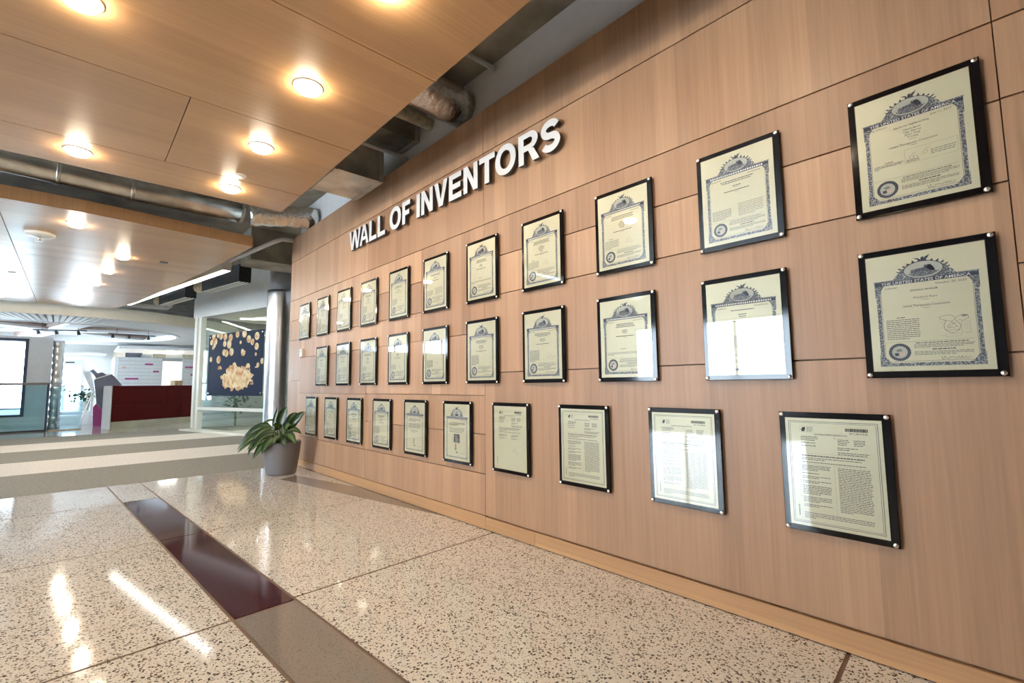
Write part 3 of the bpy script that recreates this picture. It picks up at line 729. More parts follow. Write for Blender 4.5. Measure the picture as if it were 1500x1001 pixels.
def us_salts():
    p = Print(1); p.border(); p.band(); p.crest()
    p.text('No. 9,701,611', .071, .16, .1545, .0062, TEXT, 2, 'L'); p.text('July 11, 2017', .2, .306, .1565, .0078, TEXT, 2, 'R')
    p.text('SALTS OF TREPROSTINIL', .14, .245, .1715, .0062, BLACK, 2, 'FIT', .012)
    for i, n in enumerate(('Hitesh Batra', 'Vijay Sharma', 'Jason Yang', 'Yi Liang')): p.text(n, .15, .236, .187 + .0105 * i, .0072, TEXT)
    p.text('Inventors', .15, .236, .2265, .0042, TEXT); p.text('United Therapeutics Corporation', .122, .262, .2435, .0085, TEXT, 2, 'FIT'); p.text('Assignee', .15, .236, .2505, .0042, TEXT)
    p.words(.105, .135, .292, .297, 1, TEXT, .6, 1.0); p.words(.072, .160, .299, .316, 3, LINE, .5, .2)
    p.frame(.166, .314, .262, .318, .0006, LINE); p.molecule(.185, .296, .007, 2); p.molecule(.225, .288, .007, 1)
    p.words(.24, .31, .283, .305, 3, LINE, .4, 1.0); p.words(.17, .21, .304, .315, 2, LINE, .5, 1.0)
    p.tail(); return p.mesh('print_salts')
def us_inhaler():
    p = Print(2); p.border(); p.band(); p.crest()
    p.text('10,806,869', .078, .15, .1565, .0062, TEXT, 2, 'L'); p.text('October 20, 2020', .2, .306, .1565, .0080, TEXT, 2, 'R')
    p.text('DONALE INHALER', .152, .230, .1730, .0064, BLACK, 2, 'FIT', .012)
    p.text('Friedrich Kern', .160, .226, .2015, .0082, TEXT, 2, 'FIT'); p.text('Inventor', .16, .226, .2090, .0042, TEXT)
    p.text('United Therapeutics Corporation', .128, .258, .2310, .0085, TEXT, 2, 'FIT'); p.text('Assignee', .16, .226, .2390, .0042, TEXT)
    p.words(.106, .135, .266, .271, 1, TEXT, .6, 1.0); p.words(.074, .174, .2735, .352, 11, TEXT, .36, .7)
    # the figure
    c = [(.226, .277), (.247, .272), (.262, .276), (.268, .288), (.258, .296), (.238, .290), (.226, .284), (.226, .277)]; p.line(c, .001, TEXT)
    p.line([(.242, .292), (.236, .310), (.240, .328), (.258, .338), (.276, .328), (.280, .310), (.268, .292)], .0012, TEXT); p.line([(.244, .314), (.258, .298), (.272, .316), (.246, .318), (.268, .300)], .001, TEXT); p.line([(.240, .326), (.278, .326)], .0009, TEXT)
    p.line([(.268, .284), (.284, .274), (.300, .276), (.302, .288), (.286, .296), (.276, .292)], .001, TEXT); p.ell(.291, .279, .008, .0028, LINE); p.frame(.282, .304, .300, .338, .0007, LINE); p.frame(.290, .298, .308, .324, .0006, LINE)
    for y in (.300, .318, .345): p.line([(.226, y), (.236, y)], .0007, LINE)
    p.frame(.238, .280, .340, .350, .0006, LINE)
    p.tail(); return p.mesh('print_inhaler')
def us_generic(seed, fig):
    p = Print(seed); p.border(); p.band(False); p.crest()
    p.words(.071, .125, .150, .156, 1, LINE, .5, 1.0); p.words(.245, .306, .150, .156, 1, LINE, .5, 1.0)
    n = p.r.choice((1, 2, 2, 3))
    for i in range(n): d = p.r.uniform(.0, .03); p.words(.115 + d, .272 - d, .163 + .0085 * i, .1695 + .0085 * i, 1, TEXT, .62, 1.0)
    y = .167 + .0085 * n + .008
    for i in range(p.r.choice((1, 2, 3, 4))): d = p.r.uniform(0, .014); p.words(.162 + d, .224 - d, y, y + .0065, 1, TEXT, .6, 1.0); y += .0095
    p.words(.180, .207, y, y + .004, 1, LINE, .6, 1.0); y += .013
    p.words(.132, .254, y, y + .007, 1, TEXT, .6, 1.0); p.words(.182, .204, y + .009, y + .013, 1, LINE, .6, 1.0)
    if fig == 0:
        p.words(.10, .13, .290, .295, 1, TEXT, .5, 1.0); p.words(.070, .170, .300, .352, 7, LINE, .45, .5); p.molecule(.225, .320, .011, 2)
    elif fig == 1:
        p.words(.072, .172, .285, .352, 10, LINE, .5, .6); p.frame(.19, .312, .278, .345, .0007, LINE); p.molecule(.215, .312, .008, 3)
    elif fig == 2:
        p.words(.070, .312, .325, .345, 3, LINE, .45, .2); p.words(.16, .2, .305, .311, 1, TEXT, .5, 1.0)
    elif fig == 3:
        p.words(.072, .165, .275, .352, 11, LINE, .55, .6)
        for i in range(14): a, b = p.r.uniform(.20, .30), p.r.uniform(.28, .34); p.line([(a, b), (a + p.r.uniform(-.02, .02), b + p.r.uniform(-.015, .015))], .001, LINE)
    else:
        p.words(.072, .165, .300, .350, 6, LINE, .45, .7); p.words(.195, .31, .285, .350, 8, LINE, .35, .7)
    p.tail(LINE); return p.mesh('print_patent')
def arch_sheet(photo):
    p = Print(40 + photo)
    p.frame(.055, .330, .136, .448, .006, ORN); p.frame(.064, .321, .145, .439, .0012, NAVY)
    for x in (.055, .318):
        p.rect(x, x + .014, .434, .449, ORN, 2)
    p.rect(.047, .338, .124, .138, ORN, 2); p.crest(True); p.words(.25, .318, .150, .156, 1, LINE, .5, 1.0)
    p.words(.085, .300, .168, .196, 3, TEXT, .42, .6, .02); p.words(.09, .30, .210, .252, 4, TEXT, .36, .85)
    if photo:
        p.rect(.155, .232, .262, .330, PHOTO); p.ell(.190, .300, .018, .026, LINE, 2); p.rect(.156, .172, .285, .329, BLACK, 2); p.rect(.20, .231, .283, .290, BLACK, 3)
        x = .176
        for y0, y1, m in ((.338, .346, RED), (.349, .356, RED), (.358, .366, RED), (.370, .378, TEXT), (.381, .388, TEXT)): p.rect(x - .008, x + .013, y0, y1, m)
    else:
        for y0 in (.345, .355, .365, .375, .385): p.rect(.172, .190, y0, y0 + .006, RED if y0 < .352 else TEXT)
        p.words(.13, .25, .268, .292, 3, LINE, .4, .7)
    p.poly([(.170, .402), (.215, .402), (.200, .408), (.192, .414), (.185, .408)], TEXT); p.words(.235, .31, .405, .411, 1, LINE, .4, 1.0)
    return p.mesh('print_letters_patent')
def ep_sheet(seed, framed, full, num):
    p = Print(seed)
    if framed:
        p.frame(.036, .347, .037, .456, .0020, TEXT); p.frame(.042, .341, .043, .450, .0014, TEXT)
    p.frame(.078, .128, .058, .082, .0006, LINE) if framed else None
    p.poly([(.086, .080), (.083, .072), (.090, .062), (.098, .062), (.099, .070), (.094, .080)], BLACK); p.words(.104, .126, .060, .081, 4, TEXT, .38, 1.0)
    x = .240
    while x < .312: w = p.r.uniform(.0008, .0030); p.rect(x, x + w, .060, .0725, BLACK); x += w + p.r.uniform(.0005, .0011)
    p.text(num, .255, .313, .0835, .0062, BLACK, 2, 'FIT', .012); p.text('(11)', .22, .236, .083, .0045, LINE, 2, 'L')
    p.text('EUROPEAN PATENT SPECIFICATION', .132, .245, .0930, .0058, BLACK, 2, 'FIT', .012)
    yy = [(.098, .119, 3), (.123, .130, 1), (.135, .142, 1)]
    for a, b, n in yy: p.words(.070, .075, a, a + .006, 1, LINE, .5, 1.0); p.words(.080, .148, a, b, n, TEXT, .42, .8)
    p.words(.200, .206, .098, .104, 1, LINE, .5, 1.0)
    for a in (.212, .266): p.words(a, a + .040, .104, .130, 4, TEXT, .42, .9)
    p.words(.210, .285, .136, .150, 2, TEXT, .42, .6); p.words(.210, .318, .155, .169, 2, TEXT, .42, .95)
    p.line([(.076, .170), (.322, .170)], .0006, LINE)
    p.words(.080, .300, .176, .183, 1, BLACK, .6, 1.0); p.words(.080, .290, .186, .199, 2, TEXT, .42, .4); p.words(.080, .318, .203, .210, 1, TEXT, .42, .95)
    p.line([(.076, .214), (.322, .214)], .0006, LINE)
    if full:
        for a, b, n in ((.218, .243, 4), (.249, .256, 1), (.262, .275, 2), (.281, .294, 2), (.300, .340, 6), (.346, .371, 4), (.377, .390, 2)): p.words(.068, .073, a, a + .006, 1, LINE, .5, 1.0); p.words(.078, .182, a, b, n, TEXT, .42, .6)
        p.line([(.194, .216), (.194, .410)], .0006, LINE)
        p.words(.206, .318, .218, .395, 27, BLACK, .38, .4); p.words(.078, .318, .410, .436, 4, TEXT, .4, .2)
    else:
        for a, b, n in ((.222, .240, 3), (.246, .256, 2)): p.words(.08, .165, a, b, n, TEXT, .42, .6); p.words(.206, .285, a, b, n, TEXT, .42, .6)
        p.molecule(.235, .325, .012, 2); p.molecule(.27, .36, .010, 1)
    y = .430
    while y > .385: h = p.r.uniform(.003, .006); p.rect(.057, .0615, y - h, y, BLACK); y -= h + .0015   # number set upright in the margin
    return p.mesh('print_european')

PR = {'salts': us_salts(), 'inhaler': us_inhaler(), 'arch': arch_sheet(False), 'archphoto': arch_sheet(True),
      'ep1': ep_sheet(60, True, True, 'EP 2 200 410 B1'), 'ep2': ep_sheet(61, True, True, 'EP 1 773 320 B1'), 'ep3': ep_sheet(62, True, True, 'EP 1 738 690 B1'), 'ep4': ep_sheet(63, False, False, 'EP 1 628 654 B1')}
for i in range(9): PR['us%d' % i] = us_generic(20 + i, i % 5)

plate_me = MB().bevbox(-PW / 2, PW / 2, -0.022, -0.012, 0, PH, 0.0025).mesh('back_plate', ['plate_black'])
sheet_me = MB().box(.024 - PW / 2, .359 - PW / 2, -0.0006, 0.0, PH - .4685, PH - .0245).mesh('certificate', ['paper'])
cover_me = MB().bevbox(.0215 - PW / 2, .3615 - PW / 2, -0.0065, -0.0022, PH - .471, PH - .022, 0.0022).mesh('acrylic_cover', ['acrylic'])
bolt = MB()
pr = [(0.0055, 0.0), (0.0055, -0.0225), (0.0085, -0.0228), (0.0090, -0.026), (0.0080, -0.0285), (0.0055, -0.0298), (0.001, -0.0302)]
n = 14
for r_, y_ in pr:
    for i in range(n): a = 2 * math.pi * i / n; bolt.v.append((r_ * math.cos(a), y_, r_ * math.sin(a)))
for j in range(len(pr) - 1):
    for i in range(n): i2 = (i + 1) % n; bolt.face([j * n + i, j * n + i2, (j + 1) * n + i2, (j + 1) * n + i], 0, True)
bolt.face([(len(pr) - 1) * n + i for i in range(n)], 0)
bolt_me = bolt.mesh('bolt', ['chrome'])
SHEET = (0.71, 0.655, 0.48)          # every sheet is the same ivory stock
def plaque(x, top, pr_, col, label, group):
    t = thing('patent_plaque', label, 'plaque', (x + PW / 2, YW, top - PH), group=group)
    link('back_plate', plate_me, t)
    s = link('certificate', sheet_me, t, (0, -0.0222, 0), color=(*col, 1))
    link('print', PR[pr_], s, (0, -0.0007, 0))
    link('acrylic_cover', cover_me, t, (0, -0.0222, 0))
    for bx, bz in ((.011, PH - .0105), (.3745, PH - .0105), (.3735, .0115), (.0115, .0115)): link('bolt', bolt_me, t, (bx - PW / 2, 0, bz))
ORD = ['first', 'second', 'third', 'fourth', 'fifth', 'sixth', 'seventh', 'eighth', 'ninth', 'tenth', 'eleventh']
X1 = [-0.414, -1.06, -1.704, -2.348, -2.993, -3.631, -4.268, -4.907, -5.542, -6.181, -6.826]
X2 = [-0.419, -1.065, -1.709, -2.352, -2.997, -3.638, -4.273, -4.902, -5.540, -6.175]
X3 = [-0.744, -1.39, -2.034, -2.684, -3.315, -3.954, -4.586, -5.219, -5.858, -6.501]
us = ['us0', 'us1', 'us2', 'us3', 'us4', 'us5', 'us6', 'us7', 'us8']
K1 = ['salts', 'us4', 'us0'] + [us[(i * 2) % 9] for i in range(8)]
K2 = ['inhaler', 'us1', 'us2', 'us3', 'us8'] + [us[(i * 4 + 1) % 9] for i in range(5)]
K3 = ['ep1', 'ep2', 'ep3', 'ep4', 'archphoto', 'arch', 'us3', 'us6', 'us5', 'us7']
for xs_, top, kk, row in ((X1, 2.206, K1, 'top'), (X2, 1.5745, K2, 'middle'), (X3, 0.9416, K3, 'bottom')):
    m_ = len(xs_)
    for i, x in enumerate(xs_):
        k = m_ - 1 - i
        desc = {'salts': 'patent sheet for salts on black plate', 'inhaler': 'patent sheet with inhaler drawing', 'ep1': 'dense European patent sheet with double border', 'ep4': 'borderless European patent sheet on black plate',
                'archphoto': 'cream sheet with small portrait photo', 'arch': 'cream sheet with ship crest and red stamp'}.get(kk[i], 'engraved patent sheet on black plate' if not kk[i].startswith('ep') else 'European patent sheet on black plate')
        plaque(x, top, kk[i], SHEET, f'{desc}, {ORD[k]} from plant end of {row} row', row + ' row of patent plaques')

# thermostat on the wall
t = thing('thermostat', 'small white wall control box beside the end plaques above the plant', 'thermostat', (-6.71, YW, 1.48))
obj('housing', MB().bevbox(-0.045, 0.045, -0.035, 0, 0, 0.105, 0.006), 'trim_white', t)
obj('face_window', MB().box(-0.025, 0.025, -0.0362, -0.0345, 0.055, 0.085), 'slat_dark', t)

# ================================================================= POTTED PLANT
PX, PY = -6.36, 1.955
t = thing('potted_plant', 'leafy variegated plant in a tapered grey pot beside the wood wall', 'potted plant', (PX, PY, 0))
obj('pot', MB().lathe([(0.150, 0.002), (0.160, 0.0), (0.168, 0.02), (0.190, 0.13), (0.208, 0.25), (0.216, 0.34), (0.219, 0.385), (0.217, 0.395), (0.209, 0.396), (0.204, 0.388), (0.202, 0.345)], 40, cap=False), 'pot', t)
obj('pot_base', MB().lathe([(0.158, 0.004), (0.158, 0.012)], 32), 'pot', t)
obj('soil', MB().lathe([(0.205, 0.33), (0.205, 0.352), (0.10, 0.362), (0.01, 0.364)], 28), 'soil', t)
ER, EF = Vector((0.68, 0.734, 0)), Vector((0.734, -0.68, 0))      # sideways along the view, and out into the room
def rfz(p): return ER * p[0] + EF * p[1] + Vector((0, 0, p[2]))
def leaf(S, T, arch, w, k, up=0.6):
    """broad lance-shaped blade from S to T with a crease, arched upwards, on a stalk from the crown"""
    S, T = rfz(S), rfz(T); M = (S + T) / 2 + Vector((0, 0, arch)); n = 9; mb = MB(); uvs = []
    def sp(u): return S * (1 - u) ** 2 + M * (2 * u * (1 - u)) + T * u * u
    for i in range(n):
        u = i / (n - 1); p = sp(u); tg = (sp(min(1, u + .02)) - sp(max(0, u - .02))).normalized()
        face = (EF * (1 - up) + Vector((0, 0, up))); sd = tg.cross(face).normalized(); nr = sd.cross(tg).normalized()
        ww = w * (max(0.03, math.sin(math.pi * u ** 0.75)) ** 0.75 if u < 1 else 0.0)
        for q in (-1, -0.5, 0, 0.5, 1): mb.v.append(tuple(p + sd * (q * ww) + nr * (abs(q) ** 1.4 * ww * 0.28))); uvs.append((0.5 + q * 0.5, u))
    for i in range(n - 1):
        for j in range(4): mb.face([i * 5 + j, i * 5 + j + 1, (i + 1) * 5 + j + 1, (i + 1) * 5 + j], 0, True)
    for i, v in enumerate(mb.v):
        if PY + v[1] > YW - 0.055: mb.v[i] = (v[0], YW - 0.055 - PY, v[2])          # brushes along the wall
    o = obj('leaf', mb, 'leaf', t, color=(k, k, k, 1))
    uvl = o.data.uv_layers.new(name='UVMap')
    for lp in o.data.loops: uvl.data[lp.index].uv = uvs[lp.vertex_index]
    b = Vector((S.x * 0.25, S.y * 0.25, 0.355)); m = (b + S) / 2 + Vector((0, 0, 0.03))
    obj('leaf_stalk', MB().tube([tuple(b), tuple(m), tuple(S)], [0.009, 0.007, 0.005], 6), 'stem_green', o)
def zx(X, Y, f): return ((X / 8.343 - 73) * .0087, f, (105 - Y / 8.343) * .0087)
LV = [((500, 330, .02), (553, 80, .00), .02, .022, .7, .0), ((555, 335, -.02), (640, 92, -.04), .06, .058, .75, .0), ((650, 375, -.03), (738, 158, -.05), .05, .050, 1.0, .1), ((690, 380, .02), (885, 148, .02), .07, .052, 1.1, .1), ((700, 390, .06), (870, 205, .08), .05, .048, 1.2, .2),
      ((670, 400, .08), (900, 400, .14), .10, .040, 1.0, .5), ((680, 430, .12), (858, 510, .20), .10, .060, 1.25, .45), ((600, 430, .16), (400, 668, .26), .10, .056, 1.25, .3), ((570, 370, .10), (345, 590, .22), .09, .064, 1.1, .4), ((480, 310, .02), (168, 460, .06), .10, .056, .9, .5),
      ((420, 320, .04), (122, 600, .10), .12, .050, .9, .5), ((460, 410, .10), (165, 612, .16), .07, .050, .8, .5), ((300, 530, .08), (258, 660, .10), .02, .018, .6, .2), ((480, 250, -.06), (265, 345, -.10), .05, .026, .6, .5), ((590, 400, .14), (385, 548, .24), .06, .054, 1.2, .4), ((620, 430, .18), (500, 610, .27), .07, .058, 1.35, .3),
      ((520, 340, .06), (310, 480, .14), .08, .056, 1.0, .5), ((600, 330, .0), (590, 200, -.10), .03, .050, .7, .0), ((640, 420, .18), (640, 500, .27), .08, .052, 1.1, .4), ((560, 300, -.08), (430, 200, -.2), .05, .05, .7, .4), ((620, 300, -.10), (700, 180, -.22), .05, .05, .7, .2), ((540, 420, .14), (300, 570, .20), .06, .050, .85, .45),
      ((610, 350, .06), (560, 300, .14), .03, .050, 1.3, .2), ((660, 360, .06), (760, 300, .12), .05, .046, 1.15, .2), ((480, 380, .06), (230, 520, .14), .09, .050, 1.05, .5), ((640, 440, .16), (760, 530, .24), .07, .050, 1.1, .4)]
for S_, T_, arch, w, k, up in LV: leaf(zx(*S_), zx(*T_), arch, w, 0.5 * rnd.uniform(0.88, 1.12), up)

# ================================================================= GLASS PARTITION, COLUMN, ROOM BEHIND
PA, PB = (-14.25, 2.20), (-10.3, 3.35)
rz, ln = along(PA, PB)
def pt(u, v=0.0): return (PA[0] + math.cos(rz) * u - math.sin(rz) * v, PA[1] + math.sin(rz) * u + math.cos(rz) * v)
struct('wall_bulkhead', MB().box(-0.08, ln + 0.6, 0.0, 0.18, 2.84, 3.95), 'paint_bulkhead', (*PA, 0), rz)
t = thing('glass_partition', 'white framed glass partition carrying a dark poster beside metal column', 'partition', (*PA, 0), rz)
obj('sill', MB().box(-0.35, ln, -0.10, 0.16, 0.0, 0.05), 'paint_frame', t)
for u in (0.06, 0.26): obj('post', MB().box(u - 0.055, u + 0.055, 0.0, 0.12, 0.05, 2.84), 'paint_frame', t)
obj('post', MB().box(3.22, 3.27, 0.02, 0.09, 0.05, 2.84), 'paint_cream', t)
obj('mid_rail', MB().box(0.32, 3.22, -0.02, 0.09, 0.53, 0.60), 'paint_frame', t)
for u0, u1, z0, z1 in ((0.32, 3.22, 0.60, 2.84), (0.32, 3.22, 0.05, 0.53), (3.27, 3.75, 0.05, 2.84)): obj('pane', MB().box(u0, u1, 0.045, 0.057, z0, z1), 'partition_glass', t)
obj('pane', MB().box(-0.012, 0.0, 0.12, 3.0, 0.05, 2.84), 'partition_glass', t)
P1 = pt(0.80, -0.03)
t = thing('poster', 'dark navy poster with pale shapes hung on the glass partition', 'poster', (*P1, 0.88), rz)
obj('sheet', MB().box(0, 2.28, -0.008, 0.0, 0, 1.47), 'poster_print', t)
for x, z in ((0.06, 1.41), (2.22, 1.41), (2.22, 0.06), (0.06, 0.06)): obj('standoff', MB().tube([(x, -0.014, z), (x, 0.074, z)], 0.018, 10), 'chrome', t)
# metal wrapped column
t = thing('metal_column', 'shiny ribbed metal clad round column at the end of the wood wall', 'column', (-10.55, 3.13, 0))
prof = [(0.262, 0.0)]
z = 0.0
while z < 2.95: prof += [(0.262, z + 0.02), (0.2635, z + 0.08), (0.262, z + 0.15), (0.2605, z + 0.20)]; z += 0.24
prof += [(0.262, 3.02)]
obj('cladding', MB().lathe(prof, 36), 'column_metal', t)
obj('concrete_cap', MB().lathe([(0.215, 3.02), (0.215, 3.60)], 28), 'concrete_cap', t)
# room behind the glass
struct('wall_room', MB().box(-19.5, -8.0, 7.2, 7.4, 0, 3.95), 'paint_cream')
struct('ceiling_room', MB().prism([pt(0, .2), pt(ln + .6, .2), (-9.0, 7.2), (-16.5, 7.2)], 2.90, 2.98), 'paint_cream')
for p, q, lb in (((-14.1, 3.2), (-12.4, 6.6), 'slim ceiling light strip in glass room nearer the white post'), ((-12.6, 3.6), (-11.2, 6.6), 'slim ceiling light strip in glass room nearer the column')):
    r2, l2 = along(p, q); single('ceiling_strip_light', MB().box(0, l2, -0.04, 0.04, 2.88, 2.899), 'lamp_room', lb, 'light strip', (*p, 0), r2)
t = thing('storage_cabinet', 'pale low cabinet with dark shelves seen through the glass partition', 'cabinet', (-15.6, 5.6, 0), 0.3)
obj('body', MB().box(0, 2.6, 0, 0.5, 0, 1.1), 'paint_wall', t)
for k in range(4): obj('door', MB().box(0.05 + k * 0.64, 0.62 + k * 0.64, -0.02, 0, 0.08, 1.02), 'slat_white' if k % 2 else 'slat_dark', t)
t = thing('shrub', 'green leafy shrub seen through the glass beside the white post', 'plant', (-15.6, 3.5, 0))
obj('stem', MB().tube([(0, 0, 0), (0, 0, 0.7)], 0.03, 8), 'stem_green', t)
r_ = random.Random(9); mb = MB()
for i in range(160):
    p = Vector((r_.gauss(0, .2), r_.gauss(0, .2), 0.8 + r_.gauss(0, .22))); d = Vector((r_.uniform(-1, 1), r_.uniform(-1, 1), r_.uniform(-.6, .6))).normalized() * 0.11; s_ = d.cross(Vector((0, 0, 1))).normalized() * 0.035
    b = len(mb.v); mb.v += [tuple(p - d), tuple(p + s_), tuple(p + d), tuple(p - s_)]; mb.face([b, b + 1, b + 2, b + 3])
obj('foliage', mb, 'plant_green', t, kind='stuff')

# ================================================================= RECEPTION
DA, DB = (-16.64, 0.80), (-17.80, 2.86)
rz, ln = along(DA, DB)
t = thing('reception_desk', 'dark red panelled reception desk with stainless kick plate', 'desk', (*DA, 0), rz)
obj('carcass', MB().box(0.02, ln, 0.03, 0.29, 0.0, 1.115), 'black_metal', t)
obj('kick_plate', MB().box(0.0, ln, 0.015, 0.03, 0.0, 0.185), 'stainless', t)
for u0, u1, z0, z1 in ((0, 1.46, 0.625, 1.115), (1.465, ln, 0.625, 1.115), (0, 0.56, 0.19, 0.62), (0.565, 1.9, 0.19, 0.62), (1.905, ln, 0.19, 0.62)): obj('front_panel', MB().box(u0, u1 - 0.004, 0.0, 0.03, z0, z1), 'desk_red', t)
obj('counter_top', MB().box(-0.02, ln + 0.02, -0.02, 0.32, 1.115, 1.15), 'desk_red', t)
obj('end_panel', MB().box(-0.05, -0.021, 0.0, 0.30, 0.0, 1.15), 'paint_cool', t)
t = thing('cardboard_box', 'tan cardboard box standing on the red reception desk', 'box', (-17.50, 2.28, 1.151), rz)
obj('carton', MB().box(0, 0.24, 0.02, 0.22, 0, 0.15), 'box_tan', t); obj('tape', MB().box(0.09, 0.14, 0.019, 0.221, 0.0005, 0.151), 'ink_pink', t)
# angular kiosk beside the desk
t = thing('info_kiosk', 'angular silver kiosk with tilted canopy beside red desk', 'kiosk', (-18.25, 0.72, 0))
def slab(pts, th, m, name, tt):
    """planar polygon in the y-z plane given thickness along x"""
    mb = MB(); n = len(pts); mb.v += [(0, p[0], p[1]) for p in pts] + [(-th, p[0], p[1]) for p in pts]
    mb.face(list(range(n))); mb.face([n + i for i in range(n)][::-1])
    for i in range(n): j = (i + 1) % n; mb.face([i, n + i, n + j, j])
    return obj(name, mb, m, tt)
slab([(-0.29, 1.33), (0.11, 1.50), (0.36, 1.17), (0.14, 1.14), (-0.05, 1.14), (-0.27, 1.20)], 0.12, 'kiosk_metal', 'canopy', t)
slab([(-0.27, 1.20), (-0.05, 1.14), (0.0, 0.36), (-0.20, 0.66)], 0.16, 'kiosk_metal', 'screen_back', t)
slab([(-0.24, 0.0), (0.0, 0.0), (-0.01, 0.37), (-0.20, 0.65), (-0.27, 0.54)], 0.10, 'magenta', 'magenta_panel', t)
slab([(-0.30, 1.33), (0.11, 1.50), (0.12, 1.53), (-0.30, 1.36)], 0.16, 'trim_white', 'canopy_edge', t)
single('leaning_blade', MB().tube([(-19.30, 0.20, 0.0), (-19.30, 0.45, 0.95)], 0.02, 6), 'trim_white', 'white sloping strut leaning beside the silver kiosk', 'strut')
t = thing('sculpture', 'pale folded blade with dark arm standing behind silver kiosk', 'sculpture', (-19.55, 0.30, 0.0))
slab([(-0.11, 1.60), (0.06, 1.64), (0.20, 1.07), (0.16, 0.0), (0.10, 0.0), (0.14, 0.95)], 0.06, 'paint_wall', 'blade', t)
slab([(0.06, 1.63), (0.14, 1.68), (0.24, 1.56), (0.35, 1.59), (0.45, 1.51), (0.23, 1.37), (0.16, 1.50)], 0.05, 'kiosk_metal', 'arm', t)
# slatted wall with white caps and red bars
sw = struct('wall_slatted', MB().box(-23.2, -23.06, 1.20, 2.55, 0.0, 2.26).box(-23.2, -23.06, 3.20, 5.2, 0, 2.26).box(-23.2, -23.06, 2.55, 3.20, 2.14, 2.26), 'slat_dark')
for i in range(16):
    z0 = 0.02 + i * 0.14
    for y0, y1 in ((1.20, 2.53), (3.20, 5.2)):
        mb, loc = cbox(-23.06, -23.0, y0, y1, z0, z0 + 0.128); obj('slat', mb, 'slat_white', sw, loc)
sw2 = struct('wall_slatted_side', MB().box(-25.0, -23.06, 1.10, 1.195, 0.0, 2.26), 'slat_white')
for y, z, w in ((1.37, 1.87, 0.10), (2.12, 2.00, 0.25), (2.35, 1.72, 0.18), (1.62, 1.44, 0.40), (3.42, 1.90, 0.28), (3.60, 1.60, 0.24)):
    mb, loc = cbox(-23.0, -22.985, y - w / 2, y + w / 2, z - 0.03, z + 0.03); obj('red_bar', mb, 'magenta' if w > 0.12 else 'ink_pink', sw, loc)
for y in (1.62, 2.22):
    for z in (2.08, 1.85, 1.58, 1.31): mb, loc = cbox(-23.0, -22.98, y - 0.03, y + 0.03, z - 0.018, z + 0.018); obj('standoff_cap', mb, 'trim_white', sw, loc)
struct('wall_backroom', MB().box(-26.4, -26.3, 1.2, 6, 0, 2.6), 'paint_cream')
single('backroom_light', MB().box(-25.4, -24.0, 2.75, 3.35, 2.575, 2.599), 'lamp_room', 'flat bright ceiling light in back room behind slatted wall', 'ceiling light')
struct('ceiling_backroom', MB().box(-26.4, -23.2, 1.2, 6, 2.6, 2.7), 'paint_white')
t = thing('display_canopy', 'jumble of folded grey panels lying on top of the slatted wall', 'panels', (-23.2, 1.3, 2.27))
for k, (y, w, h, m) in enumerate(((0.1, 0.5, 0.16, 'kiosk_metal'), (0.55, 0.35, 0.10, 'paint_cool'), (0.95, 0.4, 0.14, 'insulation'), (1.4, 0.5, 0.08, 'paint_frame'), (1.9, 0.4, 0.15, 'insulation'))): obj('folded_panel', MB().box(-0.05, 0.15, y, y + w, 0, h), m, t)

# ================================================================= ATRIUM
wl = struct('wall_atrium', MB().box(-17.8, -17.6, -8.9, -1.55, 0, 2.46).box(-17.8, -17.6, -0.90, -0.45, 0, 2.46).box(-17.8, -17.6, -1.55, -0.90, 0, 0.38).box(-17.8, -17.6, -1.55, -0.90, 2.40, 2.46), 'paint_cool')
w1 = struct('window_1', MB().box(-17.72, -17.58, -1.55, -1.50, 0.38, 2.40).box(-17.72, -17.58, -0.965, -0.90, 0.38, 2.40).box(-17.72, -17.58, -1.50, -0.965, 0.38, 0.44).box(-17.72, -17.58, -1.50, -0.965, 2.33, 2.40), 'window_frame_dark')
obj('pane', MB().box(-17.66, -17.65, -1.50, -0.965, 0.44, 2.33), 'window_glass', w1)
for z in (0.98, 1.62): obj('glazing_bar', MB().box(-17.68, -17.64, -1.50, -0.965, z - 0.012, z + 0.012), 'trim_white', w1)
t = thing('mesh_column', 'slim silver draped mesh column beside the dark framed window', 'column', (-17.9, -0.36, 0))
prof = []
for i in range(40): z = 2.40 * i / 39; prof.append((0.13 + 0.012 * math.sin(i * 1.9) + 0.05 * (z / 2.4 - 0.5) ** 2, z))
obj('mesh_wrap', MB().lathe(prof, 20), 'column_metal', t)
# glass balustrade
t = thing('glass_balustrade', 'glass balustrade with bronze handrail in front of atrium window', 'railing', (-17.25, -0.47, 0))
obj('handrail', MB().tube([(0.1, -3.2, 1.22), (0, 0.03, 1.22)], 0.03, 10), 'bronze_rail', t)
obj('post', MB().box(-0.025, 0.025, -0.02, 0.02, 0, 1.22), 'window_frame_dark', t)
obj('post', MB().box(0.075, 0.125, -3.2, -3.16, 0, 1.22), 'window_frame_dark', t)
obj('base_channel', MB().box(-0.03, 0.06, -3.2, 0.0, 0.0, 0.04), 'black_metal', t)
obj('pane', MB().box(-0.006, 0.006, -3.15, -0.03, 0.05, 1.19), 'rail_glass', t)
t = thing('glass_screen', 'low frameless glass screen between balustrade post and silver kiosk', 'glass screen', (-17.3, -0.42, 0))
obj('pane', MB().box(-0.006, 0.006, 0.0, 0.64, 0.03, 1.15), 'rail_glass', t); obj('top_cap', MB().box(-0.012, 0.012, 0.0, 0.64, 1.15, 1.168), 'bronze_rail', t); obj('base_channel', MB().box(-0.03, 0.03, 0.0, 0.64, 0, 0.03), 'stainless', t)
